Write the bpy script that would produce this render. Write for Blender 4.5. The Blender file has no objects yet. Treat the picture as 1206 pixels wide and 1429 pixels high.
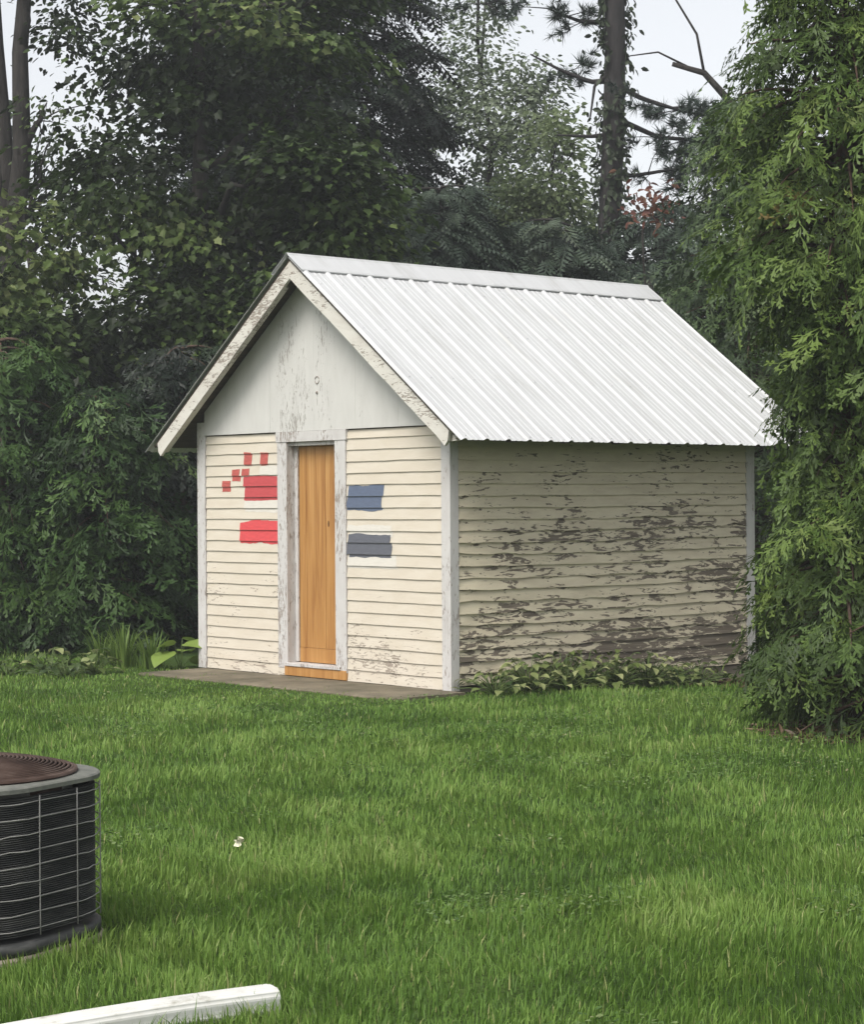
import bpy, math, random
import numpy as np
from mathutils import Matrix, Vector

# ------------------------------------------------------------------ camera
CAM = np.array([-11.008, -12.339, 1.5])
YAW, PITCH, ROLL = math.radians(48.754), math.radians(-0.275), math.radians(-0.373)
FH = np.array([math.cos(YAW), math.sin(YAW), 0.0])           # level forward
RH = np.array([math.sin(YAW), -math.cos(YAW), 0.0])          # level right
Fv = np.array([math.cos(PITCH)*math.cos(YAW), math.cos(PITCH)*math.sin(YAW), math.sin(PITCH)])
Uv = np.cross(RH, Fv)
R2 = math.cos(ROLL)*RH + math.sin(ROLL)*Uv
U2 = -math.sin(ROLL)*RH + math.cos(ROLL)*Uv
sc = bpy.context.scene
col = sc.collection
cd = bpy.data.cameras.new('camera')
cd.sensor_fit = 'HORIZONTAL'; cd.sensor_width = 36.0
cd.lens = 36.0*2949.2/1206.0
cd.clip_start = 0.1; cd.clip_end = 2000
cam = bpy.data.objects.new('camera', cd); col.objects.link(cam)
m = Matrix.Identity(4)
for i in range(3):
    m[i][0] = R2[i]; m[i][1] = U2[i]; m[i][2] = -Fv[i]; m[i][3] = CAM[i]
cam.matrix_world = m
sc.camera = cam

# ------------------------------------------------------------------ sky, sun, exposure
SUN_EL = math.radians(52)
sun_h = -0.76*FH - RH*0.50                              # from behind the camera's left shoulder
sun_h = sun_h/np.linalg.norm(sun_h)
world = bpy.data.worlds.new('World'); sc.world = world; world.use_nodes = True
wn = world.node_tree.nodes; wl = world.node_tree.links
wn.clear()
sky = wn.new('ShaderNodeTexSky'); sky.sky_type = 'NISHITA'; sky.sun_disc = False
sky.sun_elevation = SUN_EL
sky.sun_rotation = math.atan2(sun_h[0], sun_h[1])
sky.air_density = 1.0; sky.dust_density = 3.0; sky.ozone_density = 1.0
hs = wn.new('ShaderNodeHueSaturation'); hs.inputs['Saturation'].default_value = 0.17
bgn = wn.new('ShaderNodeBackground'); bgn.inputs['Strength'].default_value = 0.132
wo = wn.new('ShaderNodeOutputWorld')
wl.new(sky.outputs[0], hs.inputs['Color']); wl.new(hs.outputs[0], bgn.inputs['Color'])
wl.new(bgn.outputs[0], wo.inputs['Surface'])
sd = bpy.data.lights.new('sun', 'SUN'); sd.energy = 1.45; sd.angle = math.radians(28); sd.color = (1.0, 0.95, 0.86)
sun = bpy.data.objects.new('sun', sd); col.objects.link(sun)
sdir = Vector((sun_h[0]*math.cos(SUN_EL), sun_h[1]*math.cos(SUN_EL), math.sin(SUN_EL)))
sun.rotation_euler = sdir.to_track_quat('Z', 'Y').to_euler()
sc.view_settings.view_transform = 'Standard'; sc.view_settings.look = 'None'
sc.view_settings.exposure = 0.80; sc.view_settings.gamma = 1.0
sc.view_settings.use_curve_mapping = False
cy = sc.cycles
cy.max_bounces = 7; cy.diffuse_bounces = 4; cy.glossy_bounces = 3; cy.transmission_bounces = 4; cy.transparent_max_bounces = 4
cy.use_denoising = True

rng = np.random.default_rng(11)
random.seed(5)

# ------------------------------------------------------------------ helpers
def W(r, f, z=0.0):
    """right, forward (metres from the standing point) and height -> world"""
    return np.array([CAM[0], CAM[1], 0.0]) + RH*r + FH*f + np.array([0, 0, z])

def tag(o, label=None, cat=None, group=None, kind=None):
    if label: o['label'] = label
    if cat: o['category'] = cat
    if group: o['group'] = group
    if kind: o['kind'] = kind
    return o

def empty(name, loc, label=None, cat=None, group=None):
    o = bpy.data.objects.new(name, None); o.empty_display_size = 0.2
    col.objects.link(o); o.location = loc
    tag(o, label, cat, group)
    return o

def link(name, me, mat=None, parent=None, loc=None):
    o = bpy.data.objects.new(name, me); col.objects.link(o)
    if mat is not None and not me.materials: me.materials.append(mat)
    if parent is not None: o.parent = parent
    if loc is not None: o.location = loc
    return o

def mesh(name, verts, faces, smooth=False):
    me = bpy.data.meshes.new(name)
    me.from_pydata([tuple(map(float, v)) for v in verts], [], faces)
    if smooth: me.shade_smooth()
    me.update()
    return me

class MB:
    """collects boxes, tubes and sheets; build() links them as one mesh object"""
    def __init__(s): s.v = []; s.f = []
    def add(s, verts, faces):
        o = len(s.v); s.v += [tuple(map(float, p)) for p in verts]
        s.f += [tuple(i+o for i in f) for f in faces]
    def box(s, lo, hi):
        x0, y0, z0 = lo; x1, y1, z1 = hi
        s.add([(x0,y0,z0),(x1,y0,z0),(x1,y1,z0),(x0,y1,z0),(x0,y0,z1),(x1,y0,z1),(x1,y1,z1),(x0,y1,z1)],
              [(0,3,2,1),(4,5,6,7),(0,1,5,4),(1,2,6,5),(2,3,7,6),(3,0,4,7)])
    def tube(s, pts, rad, n=6, caps=True, closed=False):
        pts = np.asarray(pts, float); k = len(pts)
        rad = np.broadcast_to(np.asarray(rad, float), (k,))
        if closed: t = np.roll(pts, -1, 0) - np.roll(pts, 1, 0)
        else: t = np.gradient(pts, axis=0)
        t /= np.linalg.norm(t, axis=1, keepdims=True)+1e-9
        ref = np.array([0, 0, 1.0]) if abs(t[:, 2]).mean() < 0.8 else np.array([1.0, 0.13, 0])
        u = np.cross(t, ref); u /= np.linalg.norm(u, axis=1, keepdims=True)+1e-9
        w = np.cross(u, t)
        vs = []
        for i in range(k):
            for j in range(n):
                a = 2*math.pi*j/n
                vs.append(pts[i] + rad[i]*(math.cos(a)*u[i] + math.sin(a)*w[i]))
        fs = []
        for i in range(k if closed else k-1):
            i2 = (i+1) % k
            for j in range(n):
                j2 = (j+1) % n
                fs.append((i*n+j, i*n+j2, i2*n+j2, i2*n+j))
        if caps and not closed:
            fs.append(tuple(range(n))[::-1]); fs.append(tuple((k-1)*n+j for j in range(n)))
        s.add(vs, fs)
    def prism(s, poly, off):
        n = len(poly); off = np.asarray(off, float)
        a = [np.asarray(p, float) for p in poly]
        s.add(a + [p+off for p in a], [tuple(range(n))[::-1], tuple(range(n, 2*n))] +
              [(i, (i+1) % n, n+(i+1) % n, n+i) for i in range(n)])
    def build(s, name, mat, parent=None, smooth=False, bevel=0.0, origin=None):
        v = s.v
        if origin is not None: v = [tuple(np.asarray(p)-origin) for p in v]
        o = link(name, mesh(name, v, s.f, smooth), mat, parent)
        if bevel:
            b = o.modifiers.new('bevel', 'BEVEL'); b.width = bevel; b.segments = 2; b.limit_method = 'ANGLE'
        return o

def vnoise(p, seed=0):
    """smooth value noise, p (n,3) -> 0..1"""
    p = np.asarray(p, float); i = np.floor(p).astype(np.int64); f = p - i; f = f*f*(3-2*f)
    def h(a):
        n = (a[:, 0]*374761393 + a[:, 1]*668265263 + a[:, 2]*2147483647 + seed*974711) & 0xffffffff
        n = ((n ^ (n >> 13))*1274126177) & 0xffffffff
        n = n ^ (n >> 16)
        return (n & 0xffff)/65535.0
    r = 0
    for dx in (0, 1):
        for dy in (0, 1):
            for dz in (0, 1):
                w = (f[:, 0] if dx else 1-f[:, 0])*(f[:, 1] if dy else 1-f[:, 1])*(f[:, 2] if dz else 1-f[:, 2])
                r = r + w*h(i + np.array([dx, dy, dz]))
    return r

def unit(a): return a/(np.linalg.norm(a, axis=-1, keepdims=True)+1e-9)

def frames(d, n, s, wid=1.0):
    """axis d, rough normal n, size s -> (k,3,3) column matrices"""
    d = unit(d); y = unit(np.cross(n, d)); z = np.cross(d, y)
    s = np.asarray(s, float)[:, None]
    return np.stack([d*s, y*s*wid, z*s], axis=2)

def scatter_mesh(name, tv, tf, M, T, tint):
    if isinstance(tf, str):                                   # several templates dealt out in turn
        parts = [scatter_arrays(a, b, M[i::len(tv)], T[i::len(tv)], tint[i::len(tv)]) for i, (a, b) in enumerate(tv)]
    else: parts = [scatter_arrays(tv, tf, M, T, tint)]
    vo = lo = 0; Vs = []; Ls = []; Ss = []; Ts = []
    for V, L, S, t in parts:
        Vs.append(V); Ls.append(L+vo); Ss.append(S+lo); Ts.append(t); vo += len(V); lo += len(L)
    V, L, S, t = map(np.concatenate, (Vs, Ls, Ss, Ts))
    me = bpy.data.meshes.new(name)
    me.vertices.add(len(V)); me.vertices.foreach_set('co', V.astype(np.float32).ravel())
    me.loops.add(len(L)); me.loops.foreach_set('vertex_index', L.astype(np.int32))
    me.polygons.add(len(S)); me.polygons.foreach_set('loop_start', S.astype(np.int32))
    me.update(calc_edges=True)
    me.shade_flat()
    at = me.attributes.new('tint', 'FLOAT', 'POINT')
    at.data.foreach_set('value', t.astype(np.float32))
    return me

def scatter_arrays(tv, tf, M, T, tint):
    tv = np.asarray(tv, float); k = len(tv); n = len(T)
    V = (np.einsum('nij,kj->nki', M, tv) + T[:, None, :]).reshape(-1, 3)
    li = np.concatenate([np.asarray(f) for f in tf]); ls = np.array([len(f) for f in tf])
    L = (li[None, :] + (np.arange(n)*k)[:, None]).reshape(-1)
    st1 = np.concatenate([[0], np.cumsum(ls)[:-1]])
    S = (st1[None, :] + (np.arange(n)*len(li))[:, None]).reshape(-1)
    return V, L, S, np.repeat(np.asarray(tint, np.float32), k)

# ------------------------------------------------------------------ materials
def newmat(name):
    mt = bpy.data.materials.new(name); mt.use_nodes = True
    nt = mt.node_tree; nt.nodes.clear()
    out = nt.nodes.new('ShaderNodeOutputMaterial')
    return mt, nt, out

def N(nt, t, **kw):
    n = nt.nodes.new(t)
    for k, v in kw.items(): setattr(n, k, v)
    return n

def ramp(nt, stops, interp='LINEAR'):
    r = N(nt, 'ShaderNodeValToRGB'); e = r.color_ramp.elements
    r.color_ramp.interpolation = interp
    while len(e) < len(stops): e.new(0.5)
    for el, (p, c) in zip(e, stops):
        el.position = p; el.color = (*c, 1) if len(c) == 3 else c
    return r

def leafmat(name, stops, trans=0.3, rough=0.5, spec=0.25):
    mt, nt, out = newmat(name); L = nt.links
    a = N(nt, 'ShaderNodeAttribute', attribute_name='tint')
    r = ramp(nt, stops); L.new(a.outputs['Fac'], r.inputs['Fac'])
    b = N(nt, 'ShaderNodeBsdfPrincipled'); b.inputs['Roughness'].default_value = rough
    b.inputs['Specular IOR Level'].default_value = spec
    L.new(r.outputs[0], b.inputs['Base Color'])
    t = N(nt, 'ShaderNodeBsdfTranslucent'); L.new(r.outputs[0], t.inputs['Color'])
    mx = N(nt, 'ShaderNodeMixShader'); mx.inputs[0].default_value = trans
    L.new(b.outputs[0], mx.inputs[1]); L.new(t.outputs[0], mx.inputs[2]); L.new(mx.outputs[0], out.inputs['Surface'])
    return mt

def noisemat(name, stops, scale=(8, 8, 8), detail=6, rough=0.8, bump=0.2, bdist=0.01, spec=0.3, metallic=0.0, distort=0.0):
    mt, nt, out = newmat(name); L = nt.links
    g = N(nt, 'ShaderNodeNewGeometry'); mp = N(nt, 'ShaderNodeMapping'); mp.inputs['Scale'].default_value = scale
    L.new(g.outputs['Position'], mp.inputs['Vector'])
    n = N(nt, 'ShaderNodeTexNoise'); n.inputs['Scale'].default_value = 1; n.inputs['Detail'].default_value = detail
    n.inputs['Roughness'].default_value = 0.65; n.inputs['Distortion'].default_value = distort
    L.new(mp.outputs[0], n.inputs['Vector'])
    r = ramp(nt, stops); L.new(n.outputs['Fac'], r.inputs['Fac'])
    b = N(nt, 'ShaderNodeBsdfPrincipled'); b.inputs['Roughness'].default_value = rough
    b.inputs['Specular IOR Level'].default_value = spec; b.inputs['Metallic'].default_value = metallic
    L.new(r.outputs[0], b.inputs['Base Color'])
    bp = N(nt, 'ShaderNodeBump'); bp.inputs['Strength'].default_value = bump; bp.inputs['Distance'].default_value = bdist
    L.new(n.outputs['Fac'], bp.inputs['Height']); L.new(bp.outputs[0], b.inputs['Normal'])
    L.new(b.outputs[0], out.inputs['Surface'])
    return mt

def peelmat(name, paint, paint2, wood, wood2, axis, amount, zlow=0.0, zamt=0.0, fine=1.0, hx=None, brd=None, patchy=0.55):
    """old paint flaking off grey wood. axis: direction the boards run ('x','y','z'); amount: share of bare wood,
    zamt: how much more of it is bare near the bottom of the wall (wear), hx: (centre, width, extra) along the wall"""
    mt, nt, out = newmat(name); L = nt.links
    g = N(nt, 'ShaderNodeNewGeometry')
    def nz(sc_, det, dist=0.0, rgh=0.6):
        mp = N(nt, 'ShaderNodeMapping'); mp.inputs['Scale'].default_value = sc_
        L.new(pos, mp.inputs['Vector'])
        n = N(nt, 'ShaderNodeTexNoise'); n.inputs['Scale'].default_value = 1; n.inputs['Detail'].default_value = det
        n.inputs['Distortion'].default_value = dist; n.inputs['Roughness'].default_value = rgh
        L.new(mp.outputs[0], n.inputs['Vector']); return n.outputs['Fac']
    def st(along, across):
        return {'x': (along, across, across), 'y': (across, along, across), 'z': (across, across, along)}[axis]
    def mth(op, a, b_, clamp=False):
        n = N(nt, 'ShaderNodeMath', operation=op, use_clamp=clamp)
        for i, q in enumerate((a, b_)):
            if isinstance(q, (int, float)): n.inputs[i].default_value = q
            else: L.new(q, n.inputs[i])
        return n.outputs[0]
    pos = g.outputs['Position']
    big = nz(st(1.0, 2.1), 2)
    if brd:
        s0 = N(nt, 'ShaderNodeSeparateXYZ'); L.new(pos, s0.inputs[0])
        ix = mth('FLOOR', mth('DIVIDE', mth('SUBTRACT', s0.outputs['Z'], brd[0]), brd[1]), 0.0)
        cb = N(nt, 'ShaderNodeCombineXYZ'); k_ = 'XYZ'.index(axis.upper())
        for i_, a_ in enumerate('XYZ'): L.new(mth('ADD', s0.outputs[a_], mth('MULTIPLY', ix, 0.37)) if i_ == k_ else s0.outputs[a_], cb.inputs[i_])
        pos = cb.outputs[0]
    flake = nz(st(7*fine, 34*fine), 5, 1.2, 0.62)
    small = nz(st(26*fine, 70*fine), 4, 0.5)
    sx = N(nt, 'ShaderNodeSeparateXYZ'); L.new(g.outputs['Position'], sx.inputs[0])
    v = mth('ADD', mth('MULTIPLY', flake, 0.75), mth('MULTIPLY', small, 0.25))
    v = mth('ADD', v, mth('MULTIPLY', mth('SUBTRACT', big, 0.5), patchy))
    if zamt:
        mr = N(nt, 'ShaderNodeMapRange'); mr.inputs['From Min'].default_value = zlow; mr.inputs['From Max'].default_value = 1.75
        mr.inputs['To Min'].default_value = zamt; mr.inputs['To Max'].default_value = -zamt*0.55
        L.new(sx.outputs['Z'], mr.inputs['Value']); v = mth('ADD', v, mr.outputs[0])
    if hx:
        d = mth('DIVIDE', mth('SUBTRACT', sx.outputs['X' if axis == 'x' else 'Y'], hx[0]), hx[1])
        e = mth('SUBTRACT', 1.0, mth('MULTIPLY', d, d), True)
        v = mth('ADD', v, mth('MULTIPLY', e, hx[2]))
    mr = N(nt, 'ShaderNodeMapRange'); th = 1.0-amount
    mr.inputs['From Min'].default_value = th-0.012; mr.inputs['From Max'].default_value = th+0.012
    L.new(v, mr.inputs['Value']); mask = mr.outputs[0]
    grain = nz(st(2.5, 120), 4)
    wr = ramp(nt, [(0.3, wood2), (0.7, wood)]); L.new(grain, wr.inputs['Fac'])
    dirt = nz(st(3, 9), 6, 0.4)
    pr = ramp(nt, [(0.25, paint2), (0.62, paint)]); L.new(dirt, pr.inputs['Fac'])
    mx = N(nt, 'ShaderNodeMix', data_type='RGBA'); L.new(mask, mx.inputs[0])
    L.new(pr.outputs[0], mx.inputs[6]); L.new(wr.outputs[0], mx.inputs[7])
    b = N(nt, 'ShaderNodeBsdfPrincipled'); b.inputs['Roughness'].default_value = 0.75
    b.inputs['Specular IOR Level'].default_value = 0.25
    L.new(mx.outputs[2], b.inputs['Base Color'])
    hgt = mth('ADD', mth('MULTIPLY', mask, -1.0), mth('MULTIPLY', grain, 0.35))
    bp = N(nt, 'ShaderNodeBump'); bp.inputs['Strength'].default_value = 0.6; bp.inputs['Distance'].default_value = 0.003
    L.new(hgt, bp.inputs['Height']); L.new(bp.outputs[0], b.inputs['Normal'])
    L.new(b.outputs[0], out.inputs['Surface'])
    return mt

M = {}
M['clap_front'] = peelmat('cream_paint_front', (0.585, 0.53, 0.445), (0.53, 0.47, 0.38), (0.34, 0.29, 0.24), (0.24, 0.20, 0.16), 'y', 0.308, 0.0, 0.12, 1.3, None, (0.022, 0.0955), 0.4)
M['clap_side'] = peelmat('cream_paint_side', (0.62, 0.555, 0.415), (0.50, 0.435, 0.32), (0.22, 0.185, 0.145), (0.095, 0.078, 0.06), 'x', 0.42, 0.0, 0.075, 0.66, (2.4, 2.0, 0.03), (0.045, 0.0941), 0.42)
M['trim'] = peelmat('white_trim_paint', (0.55, 0.535, 0.52), (0.46, 0.435, 0.42), (0.34, 0.30, 0.27), (0.28, 0.24, 0.21), 'z', 0.42, 0.0, 0.03, 1.3)
M['rake'] = peelmat('weathered_rake_paint', (0.60, 0.58, 0.53), (0.51, 0.475, 0.425), (0.33, 0.29, 0.25), (0.22, 0.19, 0.16), 'y', 0.43, 0.0, 0.0, 1.4)
M['gable'] = peelmat('white_gable_paint', (0.555, 0.545, 0.52), (0.505, 0.495, 0.47), (0.38, 0.36, 0.33), (0.27, 0.25, 0.23), 'z', 0.248, 2.0, 0.07, 1.4, (1.75, 0.6, 0.075))
M['sheath'] = noisemat('old_sheathing', [(0.3, (0.05, 0.04, 0.03)), (0.7, (0.10, 0.08, 0.06))], (4, 4, 40))
M['deckwood'] = noisemat('roof_deck_wood', [(0.3, (0.05, 0.038, 0.028)), (0.7, (0.11, 0.085, 0.06))], (5, 20, 20))
M['concrete'] = noisemat('concrete', [(0.25, (0.16, 0.135, 0.105)), (0.5, (0.25, 0.215, 0.17)), (0.75, (0.33, 0.29, 0.235))], (5, 5, 5), 9, 0.9, 0.35, 0.01)
M['pad'] = noisemat('old_concrete_pad', [(0.3, (0.065, 0.062, 0.038)), (0.5, (0.135, 0.115, 0.08)), (0.7, (0.22, 0.185, 0.13))], (2.2, 2.2, 2.2), 9, 0.9, 0.3, 0.01)
M['roof'] = noisemat('white_roof_metal', [(0.28, (0.42, 0.42, 0.41)), (0.46, (0.51, 0.515, 0.52)), (0.7, (0.555, 0.56, 0.565))], (11, 1.3, 1.3), 8, 0.40, 0.02, 0.002, 0.5)

def doormat():
    mt, nt, out = newmat('orange_stained_wood'); L = nt.links
    g = N(nt, 'ShaderNodeNewGeometry')
    mp = N(nt, 'ShaderNodeMapping'); mp.inputs['Scale'].default_value = (12, 22, 1.1); L.new(g.outputs['Position'], mp.inputs['Vector'])
    n = N(nt, 'ShaderNodeTexNoise'); n.inputs['Scale'].default_value = 1; n.inputs['Detail'].default_value = 7; n.inputs['Distortion'].default_value = 1.1
    L.new(mp.outputs[0], n.inputs['Vector'])
    r = ramp(nt, [(0.25, (0.27, 0.115, 0.032)), (0.5, (0.40, 0.20, 0.062)), (0.75, (0.48, 0.265, 0.095))]); L.new(n.outputs['Fac'], r.inputs['Fac'])
    b = N(nt, 'ShaderNodeBsdfPrincipled'); b.inputs['Roughness'].default_value = 0.42; b.inputs['Specular IOR Level'].default_value = 0.35
    L.new(r.outputs[0], b.inputs['Base Color'])
    bp = N(nt, 'ShaderNodeBump'); bp.inputs['Strength'].default_value = 0.15; bp.inputs['Distance'].default_value = 0.003
    L.new(n.outputs['Fac'], bp.inputs['Height']); L.new(bp.outputs[0], b.inputs['Normal']); L.new(b.outputs[0], out.inputs['Surface'])
    return mt
M['door'] = doormat()
def flatpaint(name, c, var=0.12):
    d = tuple(x*(1-var) for x in c); l = tuple(min(1, x*(1+var)) for x in c)
    return noisemat(name, [(0.3, d), (0.7, l)], (10, 14, 60), 5, 0.65, 0.15, 0.002)
M['red1'] = flatpaint('crimson_sample_paint', (0.43, 0.065, 0.07))
M['red2'] = flatpaint('bright_red_sample_paint', (0.56, 0.07, 0.075))
M['maroon'] = flatpaint('brick_red_sample_paint', (0.40, 0.09, 0.075), 0.25)
M['blue'] = flatpaint('slate_blue_sample_paint', (0.10, 0.125, 0.185))
M['grey'] = flatpaint('charcoal_sample_paint', (0.105, 0.11, 0.13))
M['primer'] = flatpaint('white_primer', (0.585, 0.555, 0.50), 0.05)
M['knot'] = flatpaint('dark_knot', (0.13, 0.06, 0.02))
M['iron'] = flatpaint('rusty_iron', (0.27, 0.24, 0.21), 0.25)

M['bark'] = noisemat('bark', [(0.3, (0.012, 0.010, 0.009)), (0.7, (0.042, 0.037, 0.033))], (14, 14, 3), 8, 0.9, 0.9, 0.03)
M['bark_pine'] = noisemat('pine_bark', [(0.3, (0.012, 0.011, 0.011)), (0.7, (0.042, 0.038, 0.038))], (12, 12, 2.5), 8, 0.9, 0.9, 0.03)
M['bark_cedar'] = noisemat('cedar_bark', [(0.3, (0.03, 0.018, 0.013)), (0.7, (0.11, 0.07, 0.05))], (30, 30, 2), 8, 0.9, 0.9, 0.02)
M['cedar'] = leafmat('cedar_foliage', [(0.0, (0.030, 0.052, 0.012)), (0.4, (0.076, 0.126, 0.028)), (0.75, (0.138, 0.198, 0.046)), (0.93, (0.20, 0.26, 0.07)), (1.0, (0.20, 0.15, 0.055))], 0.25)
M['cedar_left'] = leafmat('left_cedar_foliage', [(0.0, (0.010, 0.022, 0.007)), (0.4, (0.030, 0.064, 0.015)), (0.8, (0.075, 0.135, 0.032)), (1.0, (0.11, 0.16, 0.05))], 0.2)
M['cedar_back'] = leafmat('rear_cedar_foliage', [(0.0, (0.03, 0.05, 0.022)), (0.5, (0.07, 0.11, 0.045)), (1.0, (0.14, 0.19, 0.08))], 0.25)
M['maple'] = leafmat('maple_leaves', [(0.0, (0.011, 0.019, 0.005)), (0.45, (0.038, 0.066, 0.015)), (0.8, (0.098, 0.145, 0.038)), (1.0, (0.20, 0.235, 0.09))], 0.28)
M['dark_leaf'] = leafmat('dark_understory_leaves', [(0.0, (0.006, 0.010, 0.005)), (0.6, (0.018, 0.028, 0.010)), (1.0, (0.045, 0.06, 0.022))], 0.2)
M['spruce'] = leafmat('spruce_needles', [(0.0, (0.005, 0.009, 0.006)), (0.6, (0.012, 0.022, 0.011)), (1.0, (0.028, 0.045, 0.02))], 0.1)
M['hemlock'] = leafmat('hazed_hemlock_needles', [(0.0, (0.028, 0.042, 0.030)), (0.6, (0.062, 0.088, 0.060)), (1.0, (0.11, 0.14, 0.09))], 0.15)  # haze over these trees is painted in as a paler needle colour
M['pine'] = leafmat('pine_needles', [(0.0, (0.02, 0.032, 0.026)), (1.0, (0.055, 0.08, 0.06))], 0.1)
M['airy'] = leafmat('pale_airy_leaves', [(0.0, (0.06, 0.085, 0.045)), (0.5, (0.15, 0.19, 0.115)), (1.0, (0.30, 0.35, 0.25))], 0.35)
M['pale'] = leafmat('pale_green_leaves', [(0.0, (0.14, 0.19, 0.085)), (0.6, (0.27, 0.33, 0.17)), (1.0, (0.38, 0.42, 0.26))], 0.4)
M['redleaf'] = leafmat('red_leaves', [(0.0, (0.09, 0.03, 0.022)), (0.6, (0.17, 0.07, 0.05)), (1.0, (0.20, 0.12, 0.08))], 0.3)
M['ivy'] = leafmat('ivy_leaves', [(0.0, (0.02, 0.03, 0.016)), (1.0, (0.06, 0.08, 0.045))], 0.2)
M['wood_far'] = leafmat('far_wood_leaves', [(0.0, (0.008, 0.013, 0.006)), (0.7, (0.022, 0.034, 0.014)), (1.0, (0.05, 0.07, 0.03))], 0.2)
M['grass'] = leafmat('lawn_grass', [(0.0, (0.055, 0.108, 0.020)), (0.35, (0.112, 0.205, 0.036)), (0.7, (0.188, 0.290, 0.062)), (0.93, (0.27, 0.36, 0.11)), (1.0, (0.32, 0.30, 0.14))], 0.3, 0.5, 0.2)
M['daylily'] = leafmat('strap_leaves', [(0.0, (0.07, 0.125, 0.022)), (1.0, (0.17, 0.25, 0.06))], 0.35)
M['litter'] = leafmat('brown_needle_litter', [(0.0, (0.05, 0.03, 0.02)), (0.7, (0.13, 0.085, 0.05)), (1.0, (0.2, 0.15, 0.09))], 0.05)
M['clover'] = leafmat('clover_leaves', [(0.0, (0.05, 0.10, 0.025)), (0.6, (0.11, 0.19, 0.05)), (0.95, (0.19, 0.25, 0.10)), (1.0, (0.3, 0.28, 0.16))], 0.3)
M['petal'] = flatpaint('cream_petals', (0.72, 0.68, 0.52))

def objleaf(name, c1, c2):
    mt, nt, out = newmat(name); L = nt.links
    oi = N(nt, 'ShaderNodeObjectInfo'); r = ramp(nt, [(0, c1), (1, c2)]); L.new(oi.outputs['Random'], r.inputs['Fac'])
    b = N(nt, 'ShaderNodeBsdfPrincipled'); b.inputs['Roughness'].default_value = 0.45; b.inputs['Specular IOR Level'].default_value = 0.3
    t = N(nt, 'ShaderNodeBsdfTranslucent'); mx = N(nt, 'ShaderNodeMixShader'); mx.inputs[0].default_value = 0.25
    L.new(r.outputs[0], b.inputs['Base Color']); L.new(r.outputs[0], t.inputs['Color'])
    L.new(b.outputs[0], mx.inputs[1]); L.new(t.outputs[0], mx.inputs[2]); L.new(mx.outputs[0], out.inputs['Surface'])
    return mt
M['hosta'] = objleaf('broad_leaf', (0.11, 0.15, 0.04), (0.32, 0.34, 0.16))
M['hosta_pale'] = objleaf('pale_broad_leaf', (0.17, 0.25, 0.05), (0.22, 0.30, 0.07))
M['hosta_dark'] = objleaf('dark_broad_leaf', (0.03, 0.055, 0.014), (0.10, 0.14, 0.04))
M['hosta_stem'] = flatpaint('leaf_stalks', (0.09, 0.13, 0.04))

# ------------------------------------------------------------------ ground
def gz(x, y):
    x = np.asarray(x, float); y = np.asarray(y, float)
    p = np.stack([x*0.35, y*0.35, x*0], -1).reshape(-1, 3)
    n = (vnoise(p, 3)-0.5).reshape(x.shape)*0.05
    near = np.exp(-(((x-1.7)/3.2)**4 + ((y-1.7)/3.2)**4))
    return n*(1-near) - 0.036*np.clip(x-0.6, 0, 3.6)

def build_ground():
    xs = np.concatenate([[-700, -300, -120, -60, -35], np.linspace(-24, 40, 97), [60, 120, 300, 700]])
    X, Y = np.meshgrid(xs, xs, indexing='ij')
    Z = gz(X, Y); n = len(xs)
    v = np.stack([X, Y, Z], -1).reshape(-1, 3)
    f = [(i*n+j, (i+1)*n+j, (i+1)*n+j+1, i*n+j+1) for i in range(n-1) for j in range(n-1)]
    mt, nt, out = newmat('lawn_soil'); L = nt.links
    g = N(nt, 'ShaderNodeNewGeometry')
    n1 = N(nt, 'ShaderNodeTexNoise'); n1.inputs['Scale'].default_value = 0.9; n1.inputs['Detail'].default_value = 8
    L.new(g.outputs['Position'], n1.inputs['Vector'])
    n2 = N(nt, 'ShaderNodeTexNoise'); n2.inputs['Scale'].default_value = 45; n2.inputs['Detail'].default_value = 4
    L.new(g.outputs['Position'], n2.inputs['Vector'])
    r1 = ramp(nt, [(0.35, (0.040, 0.075, 0.018)), (0.65, (0.070, 0.115, 0.027))]); L.new(n1.outputs['Fac'], r1.inputs['Fac'])
    mx = N(nt, 'ShaderNodeMix', data_type='RGBA', blend_type='MULTIPLY'); mx.inputs[0].default_value = 0.7
    r2 = ramp(nt, [(0.3, (0.35, 0.33, 0.28)), (0.7, (1.1, 1.1, 1.0))]); L.new(n2.outputs['Fac'], r2.inputs['Fac'])
    L.new(r1.outputs[0], mx.inputs[6]); L.new(r2.outputs[0], mx.inputs[7])
    b = N(nt, 'ShaderNodeBsdfPrincipled'); b.inputs['Roughness'].default_value = 0.95; b.inputs['Specular IOR Level'].default_value = 0.1
    L.new(mx.outputs[2], b.inputs['Base Color'])
    bp = N(nt, 'ShaderNodeBump'); bp.inputs['Strength'].default_value = 0.8; bp.inputs['Distance'].default_value = 0.03
    L.new(n2.outputs['Fac'], bp.inputs['Height']); L.new(bp.outputs[0], b.inputs['Normal']); L.new(b.outputs[0], out.inputs['Surface'])
    o = link('ground', mesh('ground', v, f, True), mt); tag(o, 'lawn ground running back under the trees', kind='structure')
build_ground()

# ------------------------------------------------------------------ shed
SW, SL = 3.434, 3.661            # width of the gable front (y), length of the side (x)
HR, ZE, EO = 3.559, 1.969, 0.43  # ridge, eave height, eave overhang
OF, OB = 0.276, 0.452            # roof overhang front and back
YC = SW/2
SLOPE = (HR-ZE)/(YC+EO); ANG = math.atan(SLOPE)
def zroof(y): return HR - SLOPE*abs(y-YC)

shed = empty('garden_shed', (0, 0, 0), 'small cream clapboard shed with white metal gable roof and orange door', 'shed')

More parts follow.
